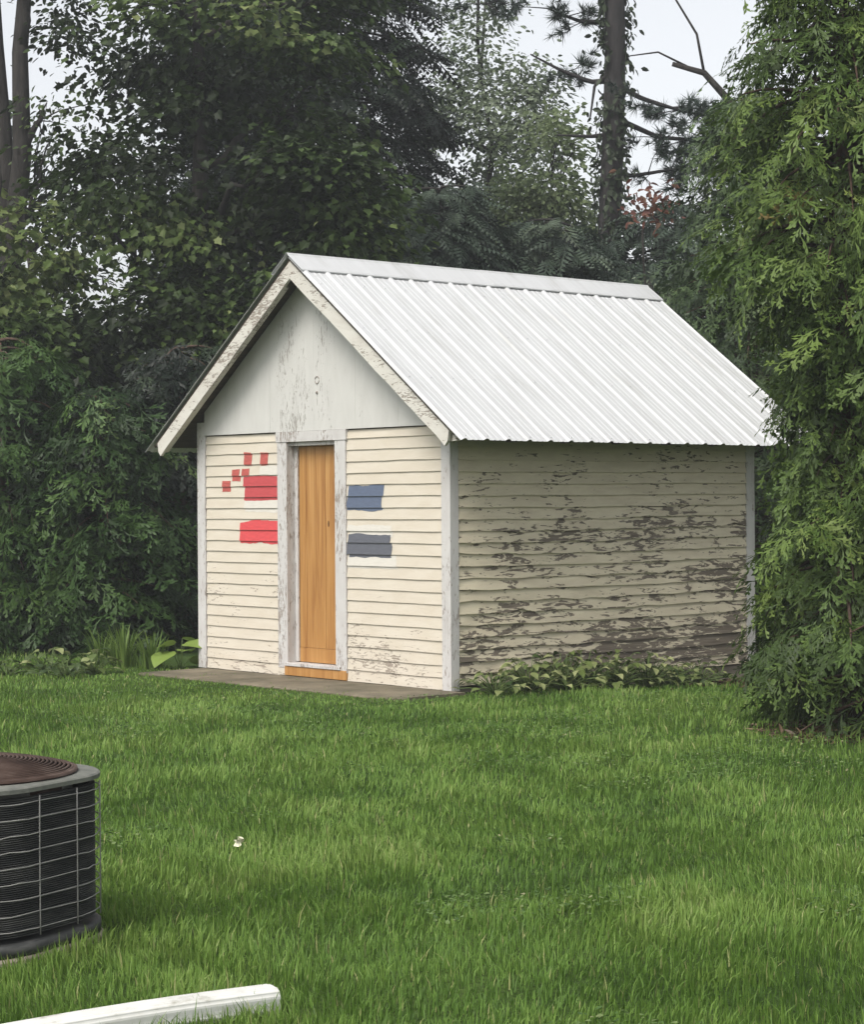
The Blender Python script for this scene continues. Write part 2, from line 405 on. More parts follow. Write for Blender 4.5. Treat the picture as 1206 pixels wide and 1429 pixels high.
def build_shed():
    # sheathing behind the boards, one part per wall
    T0, T1 = 0.026, 0.10
    dl, dr, dt = 2.115, 1.425, 2.03     # rough door opening
    def under(y): return zroof(y)-0.075
    mb = MB()
    for (a, b) in ((T0, dr), (dl, SW-T0)):
        mb.prism([(T0, a, 0.0), (T0, b, 0.0), (T0, b, 2.08), (T0, a, 2.08)], (T1-T0, 0, 0))
    mb.prism([(T0+.001, T0, 2.081), (T0+.001, SW-T0, 2.081), (T0+.001, SW-T0, under(SW-T0)), (T0+.001, YC, under(YC)), (T0+.001, T0, under(T0))], (T1-T0, 0, 0))
    mb.prism([(T0, dr+.001, dt), (T0, dl-.001, dt), (T0, dl-.001, 2.079), (T0, dr+.001, 2.079)], (T1-T0, 0, 0))
    mb.build('front_sheathing', M['sheath'], shed)
    mb = MB(); mb.box((T1+.002, T0, 0.03), (SL-T0, T1, under(T0)-0.02)); mb.build('side_sheathing', M['sheath'], shed)
    mb = MB(); mb.box((T1+.002, SW-T1, 0.03), (SL-T0, SW-0.004, under(T0)-0.02)); mb.build('far_side_wall', M['clap_side'], shed)
    mb = MB(); mb.prism([(SL-T0+.002, T0, 0.0), (SL-T0+.002, SW-T0, 0.0), (SL-T0+.002, SW-T0, under(SW-T0)), (SL-T0+.002, YC, under(YC)), (SL-T0+.002, T0, under(T0))], (0.02, 0, 0))
    mb.build('rear_wall', M['clap_side'], shed)
    mb = MB(); mb.box((0.05, 0.035, -0.4), (SL-0.035, SW-0.035, 0.028)); mb.build('foundation', M['concrete'], shed, bevel=0.01)

    # clapboards, one by one
    EX = 0.0955; LAP = 0.022
    def clap(axis, a, b, z0, rough, h=EX, seed=0):
        rr = np.random.default_rng(seed)
        n = max(4, int((b-a)/0.16)); t = np.linspace(a, b, n+1)
        low = z0 + rr.normal(0, 0.0012*rough, n+1) + 0.0022*rough*np.sin(t*1.3+seed*0.15)
        out = (0.006 if axis == 'y' else -0.002) + rr.normal(0, 0.0007*rough, n+1)
        if rough > 2:                                                  # split lower edges
            for _ in range(rr.integers(0, 3)):
                i = rr.integers(0, n+1); low[i] += rr.uniform(0.006, 0.016)
        top = z0+h+LAP
        v = []
        for i in range(n+1):
            for (o, z) in ((0.0235, low[i]), (out[i], low[i]), (out[i]+0.0005, low[i]+0.004), (0.0195, top), (0.0235, top)):
                v.append((o, t[i], z) if axis == 'y' else (t[i], o, z))
        f = []
        for i in range(n):
            for k in range(4):
                q = (i*5+k, (i+1)*5+k, (i+1)*5+k+1, i*5+k+1)
                f.append(q if axis == 'x' else q[::-1])
        e0 = (0, 1, 2, 3, 4); e1 = tuple(n*5+k for k in (4, 3, 2, 1, 0))
        f += [e0[::-1] if axis == 'x' else e0, e1[::-1] if axis == 'x' else e1]
        link('clapboard', mesh('clapboard', v, f), M['clap_front'] if axis == 'y' else M['clap_side'], shed)
    Z0 = 0.022
    for k in range(22):
        z = Z0 + k*EX
        h = EX if k < 21 else 2.098-z-LAP
        clap('y', 2.2335, 3.3085, z, 1.0, h, 100+k)
        clap('y', 0.1065, 1.2965, z, 1.0, h, 200+k)
    for (a, b, zt) in ((1.2985, 2.2315, 0.0),):                       # one short board under the threshold
        pass
    for k in range(23):
        clap('x', 0.0915, SL-0.1125, 0.045+k*EX*0.985, 3.4 if k < 15 else 1.8, EX*0.985, 300+k)

    # corner boards
    def board(name, lo, hi, mat, bev=0.002):
        mb = MB(); mb.box(lo, hi); return mb.build(name, mat, shed, bevel=bev)
    ct = lambda y: zroof(y)-0.062
    board('corner_board', (0.0, 0.0, 0.005), (0.0245, 0.105, ct(0.0)), M['trim'])
    board('corner_board', (0.0255, 0.0, 0.012), (0.090, 0.0245, ct(0.0)-.003), M['trim'])
    board('corner_board', (0.0, SW-0.12, 0.02), (0.0245, SW, ct(SW)), M['trim'])
    board('corner_board', (SL-0.111, 0.0, 0.05), (SL, 0.0245, ct(0.0)), M['trim'])
    # gable boards
    ys = [0.107, 0.62, 1.16, 1.715, 1.845, 2.33, 2.82, SW-0.122]
    for a, b in zip(ys[:-1], ys[1:]):
        a += 0.0006; b -= 0.0006
        d = 0.0008*((hash((round(a, 2))) % 3)-1)
        zt = lambda y: zroof(y)-0.064
        p = [(a, 2.108), (b, 2.108), (b, zt(b))] + ([(YC, zt(YC))] if a < YC < b else []) + [(a, zt(a))]
        mb = MB(); mb.prism([(-0.004+d*0.5, y, z) for y, z in p], (0.0265, 0, 0)); mb.build('gable_board', M['gable'], shed)
    # marks of a fixture that once hung on the gable
    mb = MB(); a = np.linspace(0, 2*math.pi, 15)[:-1]
    mb.tube([(-0.006, 1.665+0.027*math.cos(q), 2.53+0.03*math.sin(q)) for q in a], 0.0045, 6, closed=True); mb.build('screw_ring', M['iron'], shed, True)
    mb = MB(); mb.tube([(-0.012, 1.667, 2.425), (0.001, 1.667, 2.425)], 0.013, 10); mb.build('screw_plate', M['iron'], shed, True)

    # door, casings, jambs, threshold
    board('door_casing', (-0.004, 2.098, 0.085), (0.0235, 2.232, 2.017), M['trim'])
    board('door_casing', (-0.004, 1.298, 0.085), (0.0235, 1.440, 2.017), M['trim'])
    board('head_casing', (-0.010, 1.285, 2.0185), (0.0235, 2.245, 2.106), M['trim'])
    mb = MB(); mb.box((0.002, 2.100, 0.115), (0.15, 2.135, 2.016)); mb.build('door_jamb', M['trim'], shed, bevel=0.002)
    mb = MB(); mb.box((0.002, 1.405, 0.115), (0.15, 1.438, 2.016)); mb.build('door_jamb', M['trim'], shed, bevel=0.002)
    mb = MB(); mb.box((0.0245, 1.4395, 1.985), (0.15, 2.0985, 2.0165)); mb.build('door_jamb', M['trim'], shed, bevel=0.002)
    mb = MB(); mb.box((0.082, 2.058, 0.14), (0.10, 2.0985, 1.984)); mb.build('door_stop', M['trim'], shed, bevel=0.002)
    mb = MB(); mb.box((0.082, 1.4395, 0.14), (0.10, 1.468, 1.984)); mb.build('door_stop', M['trim'], shed, bevel=0.002)
    mb = MB(); mb.box((-0.018, 1.375, 0.105), (0.16, 2.125, 0.132)); mb.build('door_sill', M['trim'], shed, bevel=0.003)
    mb = MB(); mb.box((-0.008, 1.30, 0.024), (0.0235, 2.14, 0.103)); mb.build('threshold_board', M['door'], shed, bevel=0.003)
    mb = MB(); mb.box((-0.003, 2.142, 0.024), (0.0235, 2.232, 0.083)); mb.build('clapboard', M['clap_front'], shed)
    door = link('door', None) if False else None
    mb = MB(); mb.box((0.112, 1.440, 0.136), (0.148, 2.098, 1.983)); door = mb.build('door', M['door'], shed, bevel=0.002)
    # five boards, a top and a bottom rail give the door face its joints
    yb = np.linspace(1.441, 2.097, 6)
    for i in range(5):
        mb = MB(); mb.box((0.1045+0.0006*(i % 2), yb[i]+0.0012, 0.262), (0.1125, yb[i+1]-0.0012, 1.981)); mb.build('door_plank', M['door'], door, bevel=0.0015)
    mb = MB(); mb.box((0.101, 1.442, 0.138), (0.1125, 2.096, 0.259)); mb.build('bottom_rail', M['door'], door, bevel=0.002)
    mb = MB()
    mb.add([(0.1035, 1.66+0.011*math.cos(q), 1.32+0.028*math.sin(q)) for q in a] + [(0.1035, 1.66, 1.32)], [(i, (i+1) % 14, 14) for i in range(14)][::-1])
    mb.build('knot', M['knot'], door)

    # paint samples brushed over the clapboards
    def surf(z):
        k = math.floor((z-Z0)/EX); zb = Z0+k*EX
        return 0.006 + (z-zb-0.004)/(EX+LAP-0.004)*0.0135
    def patch(name, y0, y1, z0, z1, mat, rag=0.02, seed=0, off=0.0022, ragy=None):
        rr = np.random.default_rng(seed); nc = max(4, int((y1-y0)/0.03))
        ragy = rag if ragy is None else ragy
        cuts = [z0] + [Z0+k*EX for k in range(23) if z0+0.006 < Z0+k*EX < z1-0.006] + [z1]
        mb = MB(); wob = lambda: np.convolve(rr.normal(0, rag*0.35, nc+5), np.ones(5)/5, 'valid')[:nc+1]; topw = wob(); botw = wob()
        for r_, (a, b) in enumerate(zip(cuts[:-1], cuts[1:])):
            sub = max(2, int((b-a)/0.03)); zz = np.linspace(a+0.0005, b-0.0015, sub+1)
            sh = rr.uniform(-1, 1, 2)
            v = []
            for i, z in enumerate(zz):
                ya = y0 + ragy*(0.8*sh[0]+0.25*rr.uniform(-1, 1)) * (0.25 if mat in (M['red1'], M['red2']) else 0.9)
                yb_ = y1 + ragy*(0.8*sh[1]+0.25*rr.uniform(-1, 1))*(0.2 if y1 > 2.79 or abs(y1-1.29) < .01 and False else 1)
                for j in range(nc+1):
                    y = yb_ + (ya-yb_)*j/nc
                    zq = z + (topw[j] if (b == z1 and i == sub) else 0) + (botw[j] if (a == z0 and i == 0) else 0)
                    zq = min(max(zq, math.floor((a+b)/2/EX-Z0/EX)*EX+Z0+0.0007), math.floor((a+b)/2/EX-Z0/EX+1)*EX+Z0-0.001)
                    v.append((surf(zq)-off, y, zq))
            f = [(i*(nc+1)+j, i*(nc+1)+j+1, (i+1)*(nc+1)+j+1, (i+1)*(nc+1)+j) for i in range(sub) for j in range(nc)]
            mb.add(v, [q[::-1] for q in f])
        o = mb.build(name, mat, shed)
        return o
    def lab(o, t): o['label'] = t
    patch('primer_patch', 2.236, 2.72, 1.42, 1.53, M['primer'], 0.03, 3, 0.0012)
    patch('primer_patch', 0.70, 1.29, 1.22, 1.315, M['primer'], 0.03, 4, 0.0012)
    patch('primer_patch', 0.66, 1.29, 0.965, 1.07, M['primer'], 0.03, 5, 0.0012)
    patch('primer_patch', 2.236, 2.50, 1.74, 1.82, M['primer'], 0.02, 6, 0.0012)
    lab(patch('paint_sample', 2.236, 2.735, 1.525, 1.738, M['red1'], 0.022, 7), 'crimson paint sample, upper of the two red blocks')
    lab(patch('paint_sample', 2.236, 2.80, 1.152, 1.345, M['red2'], 0.035, 8), 'bright red paint sample, lower of the two red blocks')
    lab(patch('paint_sample', 0.84, 1.292, 1.435, 1.640, M['blue'], 0.035, 9), 'slate blue paint sample')
    lab(patch('paint_sample', 0.725, 1.290, 1.048, 1.243, M['grey'], 0.035, 10), 'charcoal grey paint sample')
    for i, (a, b, c, d) in enumerate([(2.615, 2.735, 1.83, 1.945), (2.375, 2.49, 1.825, 1.94), (2.79, 2.91, 1.69, 1.80), (2.65, 2.76, 1.735, 1.805), (2.94, 3.06, 1.60, 1.70)]):
        patch('small_paint_sample', a, b, c, d, M['maroon'], 0.012, 20+i, 0.0022)

    # roof: deck, purlin edge, rake boards, rafter tails, metal sheets, ridge cap
    dx = lambda s: np.array([0, -math.cos(ANG)*s, -math.sin(ANG)])  # down-slope unit for side s(+1: towards y<0)
    for s in (1, -1):
        d = np.array([0, -s*math.cos(ANG), -math.sin(ANG)]); nrm = np.array([0, -s*math.sin(ANG), math.cos(ANG)])
        LEN = (YC+EO)/math.cos(ANG)
        apex = np.array([0, YC, HR])
        def P(x, t, h): return apex + np.array([x, 0, 0]) + d*t + nrm*h
        # board deck
        nb = 14; ed = LEN-0.10
        for i in range(nb):
            t0 = 0.03+ed*i/nb*0.985; t1 = 0.03+ed*(i+1)/nb*0.985-0.003
            mb = MB(); mb.prism([P(-OF+0.035, t0, -0.034), P(-OF+0.035, t1, -0.034), P(-OF+0.035, t1, -0.012), P(-OF+0.035, t0, -0.012)], (SL+OF+OB-0.07, 0, 0))
            mb.build('deck_board', M['deckwood'], shed)
        # rake boards with chipped plumb ends, front and back
        for (xf, th) in ((-OF+0.028, 0.028), (SL+OB-0.056, 0.028)):
            te = LEN-0.175; w = 0.115
            pts = []
            tt = np.linspace(0, te, 15)
            rr = np.random.default_rng(40+s)
            for t in tt: pts.append(P(xf, t, -0.036) if t > 0 else np.array([xf, YC+0*s, HR-0.036/math.cos(ANG)]))
            end = P(xf, te, -0.036); drop = w/math.cos(ANG)
            pts.append(end + np.array([0, s*0.015, -drop*0.55])); pts.append(end + np.array([0, s*0.05, -drop*0.80]))
            for t in tt[::-1]:
                b = P(xf, t, -0.036) if t > 0 else np.array([xf, YC, HR-0.036/math.cos(ANG)])
                if t >= te-0.01: continue
                pts.append(b + np.array([0, s*0.0, -drop*(1+rr.normal(0, 0.02))]))
            mb = MB(); mb.prism(pts if s > 0 else pts[::-1], (th, 0, 0)); mb.build('rake_board', M['rake'], shed)
        # rafters with their tails showing under the eave
        for x in np.linspace(-OF+0.075, SL+OB-0.12, 8):
            mb = MB(); mb.prism([P(x, 0.25, -0.036), P(x, LEN-0.16, -0.036), P(x, LEN-0.10, -0.075), P(x, LEN-0.16, -0.125), P(x, 0.25, -0.125)], (0.042, 0, 0))
            mb.build('rafter', M['deckwood'] if x > -0.1 else M['rake'], shed)
        # metal sheets
        PITCHR = 0.2286; x0 = -OF; xe = SL+OB
        sheets = []
        x = x0
        while x < xe-0.05:
            x2 = min(x+4*PITCHR, xe); sheets.append((x, x2)); x = x2
        for (a, b) in sheets:
            prof = []
            k = 0
            while a+k*PITCHR < b-0.02:
                c = a+k*PITCHR+0.045
                prof += [(c-0.032, 0), (c-0.012, 0.015), (c+0.012, 0.015), (c+0.032, 0)]
                for q in (0.085, 0.14):
                    prof += [(c+q-0.012, 0), (c+q-0.006, 0.003), (c+q+0.006, 0.003), (c+q+0.012, 0)]
                k += 1
            prof = [(a+0.001, 0)] + [p for p in prof if a+0.002 < p[0] < b-0.004] + [(b-0.001, 0)]
            v = []; f = []
            rows = np.linspace(0.02, LEN, 7)
            for sgn in (0, -0.0016):
                for t in rows:
                    for (px, h) in prof: v.append(P(px, t, h+sgn+0.0012*math.sin(px*5+t*3)))
            n = len(prof); R_ = len(rows); off = n*R_
            for i in range(R_-1):
                for j in range(n-1):
                    q = (i*n+j, (i+1)*n+j, (i+1)*n+j+1, i*n+j+1)
                    f.append(q if s > 0 else q[::-1]); f.append(tuple(off+z for z in (q[::-1] if s > 0 else q)))
            for j in range(n-1):
                q = ((R_-1)*n+j, off+(R_-1)*n+j, off+(R_-1)*n+j+1, (R_-1)*n+j+1); f.append(q if s > 0 else q[::-1])
            for i in range(R_-1):
                for jj in (0, n-1):
                    q = (i*n+jj, off+i*n+jj, off+(i+1)*n+jj, (i+1)*n+jj); f.append(q)
            sh = link('roof_sheet', mesh('roof_sheet', v, f), M['roof'], shed)
            # screw heads along the purlin lines
            smb = MB()
            for t in (0.42, 1.1, 1.8, LEN-0.06):
                kk = 0
                while a+kk*PITCHR+0.045 < b-0.03:
                    c = a+kk*PITCHR+0.095
                    p0 = P(c, t, 0.0); p1 = P(c, t, 0.0065)
                    smb.tube([p0, p1], [0.008, 0.006], 6); kk += 1
            smb.build('roof_screws', M['roof'], sh)['kind'] = 'stuff'
    # ridge cap, two lengths lapped
    d1 = np.array([0, -math.cos(ANG), -math.sin(ANG)]); d2 = np.array([0, math.cos(ANG), -math.sin(ANG)])
    for i, (a, b) in enumerate(((-OF-0.008, 1.95), (1.90, SL+OB+0.008))):
        h = 0.018 + 0.002*i; v = []
        top = np.array([0, YC, HR + h/math.cos(ANG)])
        n1 = np.array([0, -math.sin(ANG), math.cos(ANG)]); n2 = np.array([0, math.sin(ANG), math.cos(ANG)])
        prof = [top+d1*0.262-n1*0.008, top+d1*0.258, top+d1*0.235+n1*0.003, top+d1*0.03, top+np.array([0, -0.008, 0.004]), top+np.array([0, 0.008, 0.004]), top+d2*0.03, top+d2*0.235+n2*0.003, top+d2*0.258, top+d2*0.262-n2*0.008]
        n = len(prof)
        for x in (a, b):
            for p in prof: v.append(p+np.array([x, 0, 0]))
        for x in (a, b):
            for p in prof: v.append(p+np.array([x, 0, -0.002]))
        f = [(j, j+1, n+j+1, n+j) for j in range(n-1)] + [(2*n+j, 3*n+j, 3*n+j+1, 2*n+j+1) for j in range(n-1)]
        f += [(j, 2*n+j, 2*n+j+1, j+1) for j in range(n-1)] + [(n+j, n+j+1, 3*n+j+1, 3*n+j) for j in range(n-1)]
        f += [(0, n, 3*n, 2*n), (n-1, 3*n-1, 4*n-1, 2*n-1)]
        link('ridge_cap', mesh('ridge_cap', v, f), M['roof'], shed)
build_shed()

# concrete pad in front of the door
def build_pad():
    rr = np.random.default_rng(8)
    ys = np.linspace(-0.17, 3.34, 40); v = []
    for y in ys:
        e = -0.70 + rr.normal(0, 0.012) + (0.10 if y < 0.25 else 0)*(1-(y+0.17)/0.42)
        for (x, z) in ((-0.004, 0.019), (e+0.03, 0.017), (e, 0.004), (e, -0.12), (-0.004, -0.12)): v.append((x, y, z))
    n = 5; f = []
    for i in range(len(ys)-1):
        for k in range(n):
            f.append((i*n+k, i*n+(k+1) % n, (i+1)*n+(k+1) % n, (i+1)*n+k))
    f += [tuple(range(n))[::-1], tuple((len(ys)-1)*n+k for k in range(n))]
    o = link('concrete_pad', mesh('concrete_pad', v, f), M['pad']); tag(o, 'worn concrete apron along the shed front below the door', 'concrete pad', kind='structure')
build_pad()

# ------------------------------------------------------------------ condenser
def build_condenser():
    c = W(-1.595, 7.20); c[2] = float(gz(c[0], c[1]))
    u = RH*0.479 + FH*0.878; w = -RH*0.878 + FH*0.479
    root = empty('air_conditioner', c, 'dark wire-guarded air conditioner with rusty round fan opening on the lawn', 'air conditioner')
    S = 0.375
    def rr(s, rad, z, n=8):
        p = []
        for (cx, cy, a0) in ((s-rad, s-rad, 0), (-s+rad, s-rad, 90), (-s+rad, -s+rad, 180), (s-rad, -s+rad, 270)):
            for i in range(n+1):
                a = math.radians(a0+90*i/n)
                p.append(u*(cx+rad*math.cos(a)) + w*(cy+rad*math.sin(a)) + np.array([0, 0, z]))
        return p
    def loft(mb, rings, caps=True):
        n = len(rings[0]); v = [p for r in rings for p in r]; f = []
        for i in range(len(rings)-1):
            for j in range(n): f.append((i*n+j, i*n+(j+1) % n, (i+1)*n+(j+1) % n, (i+1)*n+j))
        if caps: f += [tuple(range(n))[::-1], tuple((len(rings)-1)*n+j for j in range(n))]
        mb.add(v, f)
    fin = noisemat('dusty_black_fins', [(0.3, (0.022, 0.023, 0.023)), (0.5, (0.045, 0.046, 0.045)), (0.72, (0.12, 0.118, 0.11))], (5, 5, 22), 6, 0.6, 0.3, 0.004)
    steel = noisemat('grey_green_steel', [(0.3, (0.095, 0.10, 0.088)), (0.7, (0.19, 0.19, 0.165))], (12, 12, 12), 7, 0.55, 0.1, 0.002)
    wire = noisemat('dull_grey_wire', [(0.3, (0.17, 0.17, 0.16)), (0.7, (0.30, 0.29, 0.275))], (20, 20, 20), 5, 0.5, 0.1, 0.002)
    rust = noisemat('rusty_brown_steel', [(0.3, (0.030, 0.017, 0.012)), (0.5, (0.060, 0.036, 0.027)), (0.72, (0.13, 0.095, 0.078))], (6, 6, 20), 8, 0.75, 0.25, 0.004)
    dark = noisemat('dark_inside', [(0.3, (0.012, 0.011, 0.01)), (0.7, (0.03, 0.026, 0.022))], (8, 8, 8))
    # slab and base pan
    mb = MB(); loft(mb, [rr(0.41, 0.28, -0.10), rr(0.41, 0.28, 0.012), rr(0.405, 0.28, 0.022)]); mb.build('concrete_slab', M['concrete'], root)
    mb = MB(); loft(mb, [rr(0.405, 0.284, 0.024), rr(0.405, 0.284, 0.060), rr(0.39, 0.27, 0.066)]); mb.build('base_pan', fin, root, True)
    # finned coil: stacked thin fins round a dark core
    mb = MB(); loft(mb, [rr(0.372, 0.262, 0.081), rr(0.372, 0.262, 0.535)], False); mb.build('coil_core', dark, root)
    mb = MB()
    nf = 64
    for i in range(nf):
        z = 0.084 + i*(0.535-0.084)/nf
        loft(mb, [rr(0.373, 0.263, z), rr(0.388, 0.272, z+0.001), rr(0.388, 0.272, z+0.0035), rr(0.373, 0.263, z+0.0048)], False)
    o = mb.build('coil_fins', fin, root); o['kind'] = 'stuff'
    # wire guard
    prof = rr(0.400, 0.28, 0.0, 12)
    for i in range(9):
        z = 0.105 + i*0.0515
        mb = MB(); jig = rng.normal(0, 0.0015, len(prof))
        mb.tube([p*(1+0.0)+np.array([0, 0, z+j_]) for p, j_ in zip(prof, jig)], 0.0023, 5, closed=True); mb.build('guard_wire', wire, root, True)
    L = np.array(prof + [prof[0]]); seg = np.linalg.norm(np.diff(L, axis=0), axis=1); cum = np.concatenate([[0], np.cumsum(seg)])
    nv = 14
    for i in range(nv):
        q = cum[-1]*(i+0.35)/nv; k = np.searchsorted(cum, q)-1; t = (q-cum[k])/seg[k]; p = L[k]*(1-t)+L[k+1]*t
        bow = rng.normal(0, 0.002)
        mb = MB(); mb.tube([p*1.006+np.array([0, 0, z]) + p*bow*math.sin((z-0.08)/0.46*math.pi) for z in np.linspace(0.08, 0.538, 6)], 0.0025, 5); mb.build('guard_wire', wire, root, True)
    # top cover with the round opening, fan guard, hub, blades
    outer = rr(0.404, 0.284, 0.0, 12); n = len(outer); RI = 0.372
    ang = [math.atan2(p @ w, p @ u) for p in outer]
    ring = lambda r_, z: [u*(r_*math.cos(a))+w*(r_*math.sin(a))+np.array([0, 0, z]) for a in ang]
    mb = MB(); Zs = np.array([0, 0, 1.0])
    loft(mb, [[p+Zs*0.552 for p in outer], [p+Zs*0.566 for p in outer], [p*0.985+Zs*0.571 for p in outer], ring(RI+0.012, 0.575), ring(RI, 0.574), ring(RI-0.012, 0.545), ring(RI-0.012, 0.50)], False)
    mb.build('top_cover', steel, root)
    a = np.linspace(0, 2*math.pi, 41)[:-1]
    def circ(r_, z): return [u*(r_*math.cos(q))+w*(r_*math.sin(q))+np.array([0, 0, z]) for q in a]
    mb = MB(); loft(mb, [circ(RI+0.006, 0.579), circ(RI+0.004, 0.588), circ(RI-0.008, 0.590), circ(RI-0.016, 0.580), circ(RI-0.016, 0.46)], False); mb.build('fan_ring', rust, root, True)
    zg = lambda r_: 0.588 + 0.046*(1-(r_/0.365)**2)
    for r_ in np.linspace(0.06, 0.36, 22):
        mb = MB(); mb.tube(circ(r_, zg(r_)), 0.0045, 5, closed=True); mb.build('grille_ring', rust, root, True)
    for k in range(8):
        q = math.radians(45*k+10); dv = u*math.cos(q)+w*math.sin(q)
        mb = MB(); mb.tube([dv*r_+np.array([0, 0, zg(r_)-0.008]) for r_ in np.linspace(0.04, 0.362, 7)], 0.004, 5); mb.build('grille_spoke', rust, root, True)
    mb = MB(); mb.tube([(0, 0, 0.40), (0, 0, 0.545)], 0.075, 20); mb.build('fan_motor', rust, root, bevel=0.008)
    for k in range(4):
        q = math.radians(90*k+25); dv = u*math.cos(q)+w*math.sin(q); tv = -u*math.sin(q)+w*math.cos(q)
        v = []
        for r_, hw in ((0.07, 0.05), (0.17, 0.09), (0.28, 0.11)):
            for sg in (-1, 1): v.append(dv*r_ + tv*hw*sg + np.array([0, 0, 0.45+sg*hw*0.35]))
        v += [p-np.array([0, 0, 0.003]) for p in v]
        mb = MB(); mb.add(v, [(0, 2, 3, 1), (2, 4, 5, 3), (6, 7, 9, 8), (8, 9, 11, 10), (0, 1, 7, 6), (4, 10, 11, 5), (0, 6, 8, 2), (2, 8, 10, 4), (1, 3, 9, 7), (3, 5, 11, 9)]); mb.build('fan_blade', rust, root)
    mb = MB(); loft(mb, [circ(0.315, 0.30), circ(0.31, 0.301)]); mb.build('drain_pan', dark, root)
build_condenser()

# ------------------------------------------------------------------ white downspout lying in the grass
def build_downspout():
    a = W(-0.475, 6.15); b = W(-1.164, 5.69); c2 = W(-2.3, 4.95)
    pts = []
    for t in np.linspace(0, 1, 9): pts.append(a*(1-t)+b*t + np.array([0, 0, 0.006*math.sin(t*math.pi)]))
    for t in np.linspace(0.1, 1, 10): pts.append(b*(1-t)+c2*t)
    pts = np.array(pts); pts[:, 2] += 0.055
    t = unit(np.gradient(pts, axis=0)); up = np.array([0, 0, 1.0]); sd_ = unit(np.cross(t, up))
    # ribbed rectangular section
    def section(sx, sz):
        p = []
        n = 26
        for i in range(n*2):
            q = 2*math.pi*i/(n*2)
            x = math.copysign(abs(math.cos(q))**0.55, math.cos(q)); z = math.copysign(abs(math.sin(q))**0.55, math.sin(q))
            rib = 1 - 0.035*(i % 4 >= 2)
            p.append((sx*x*rib, sz*z*rib))
        return p
    so = section(0.050, 0.042); si = [(x*0.94, z*0.93) for x, z in so]
    v = []; f = []
    n = len(so)
    for i in range(len(pts)):
        for (x, z) in so: v.append(pts[i]+sd_[i]*x+up*z)
    for i in range(len(pts)):
        for (x, z) in si: v.append(pts[i]+sd_[i]*x+up*z)
    K = len(pts)*n
    for i in range(len(pts)-1):
        for j in range(n):
            j2 = (j+1) % n
            f.append((i*n+j, (i+1)*n+j, (i+1)*n+j2, i*n+j2)); f.append((K+i*n+j, K+i*n+j2, K+(i+1)*n+j2, K+(i+1)*n+j))
    for j in range(n):
        j2 = (j+1) % n; f.append((j, j2, K+j2, K+j))
    wp = noisemat('white_painted_metal', [(0.30, (0.30, 0.29, 0.24)), (0.44, (0.58, 0.575, 0.54)), (0.7, (0.68, 0.68, 0.66))], (9, 9, 22), 8, 0.5, 0.15, 0.002)
    o = link('downspout', mesh('downspout', v, f), wp); tag(o, 'length of white ribbed downspout lying on the grass', 'downspout')
build_downspout()

# ------------------------------------------------------------------ foliage templates
def leaf_maple():
    h = [(0, 0), (0.0, 0.36), (0.25, 0.30), (0.46, 0.48), (0.64, 0.24), (1.0, 0.0)]
    v = [(x, y, 0.22*abs(y)-0.12*x*x) for x, y in h] + [(x, -y, 0.22*abs(y)-0.12*x*x) for x, y in h[1:5]]
    return v, [(0, 5, 4, 3, 2, 1), (0, 6, 7, 8, 9, 5)]
def leaf_oval():
    h = [(0, 0), (0.3, 0.27), (0.7, 0.22), (1, 0)]
    v = [(x, y, 0.25*abs(y)-0.15*x*x) for x, y in h] + [(x, -y, 0.25*abs(y)-0.15*x*x) for x, y in h[1:3]]
    return v, [(0, 3, 2, 1), (0, 4, 5, 3)]
def frond(pairs=8, spread=0.34, wid=0.05, droop=0.3, fwd=0.24):
    v = []; f = []
    def blade(p, q, w):
        p = np.array(p); q = np.array(q); m_ = p+(q-p)*0.5; d = unit(q-p); s = np.array([-d[1], d[0], 0])*w
        o = len(v); v.extend([tuple(p), tuple(m_+s), tuple(q), tuple(m_-s)]); f.append((o, o+3, o+2, o+1))
    zc = lambda t: -droop*t*t
    blade((0, 0, 0), (1, 0, zc(1)), wid*0.6)
    for i in range(pairs):
        t = 0.1+0.82*i/(pairs-1); ln = (1.05-t*0.75)*(0.7+0.5*math.sin(math.pi*min(1, t*1.5)))
        for s in (-1, 1):
            tt = t+(0.03 if s > 0 else 0)
            blade((tt, 0, zc(tt)), (tt+fwd*ln, s*spread*ln, zc(tt)-0.09*ln-0.05*tt), wid)
    return v, f
def tuft(n=24):
    v = []; f = []; rr = np.random.default_rng(2)
    for i in range(n):
        d = unit(np.array([0.75, 0, 0]) + rr.normal(0, 0.5, 3)); s = unit(np.cross(d, rr.normal(0, 1, 3)))*0.045
        o = len(v); v.extend([tuple(-s), tuple(s), tuple(d*rr.uniform(0.8, 1.1))]); f.append((o, o+1, o+2))
    return v, f
T_MAPLE, T_OVAL, T_CEDAR, T_TUFT = leaf_maple(), leaf_oval(), frond(), tuft()
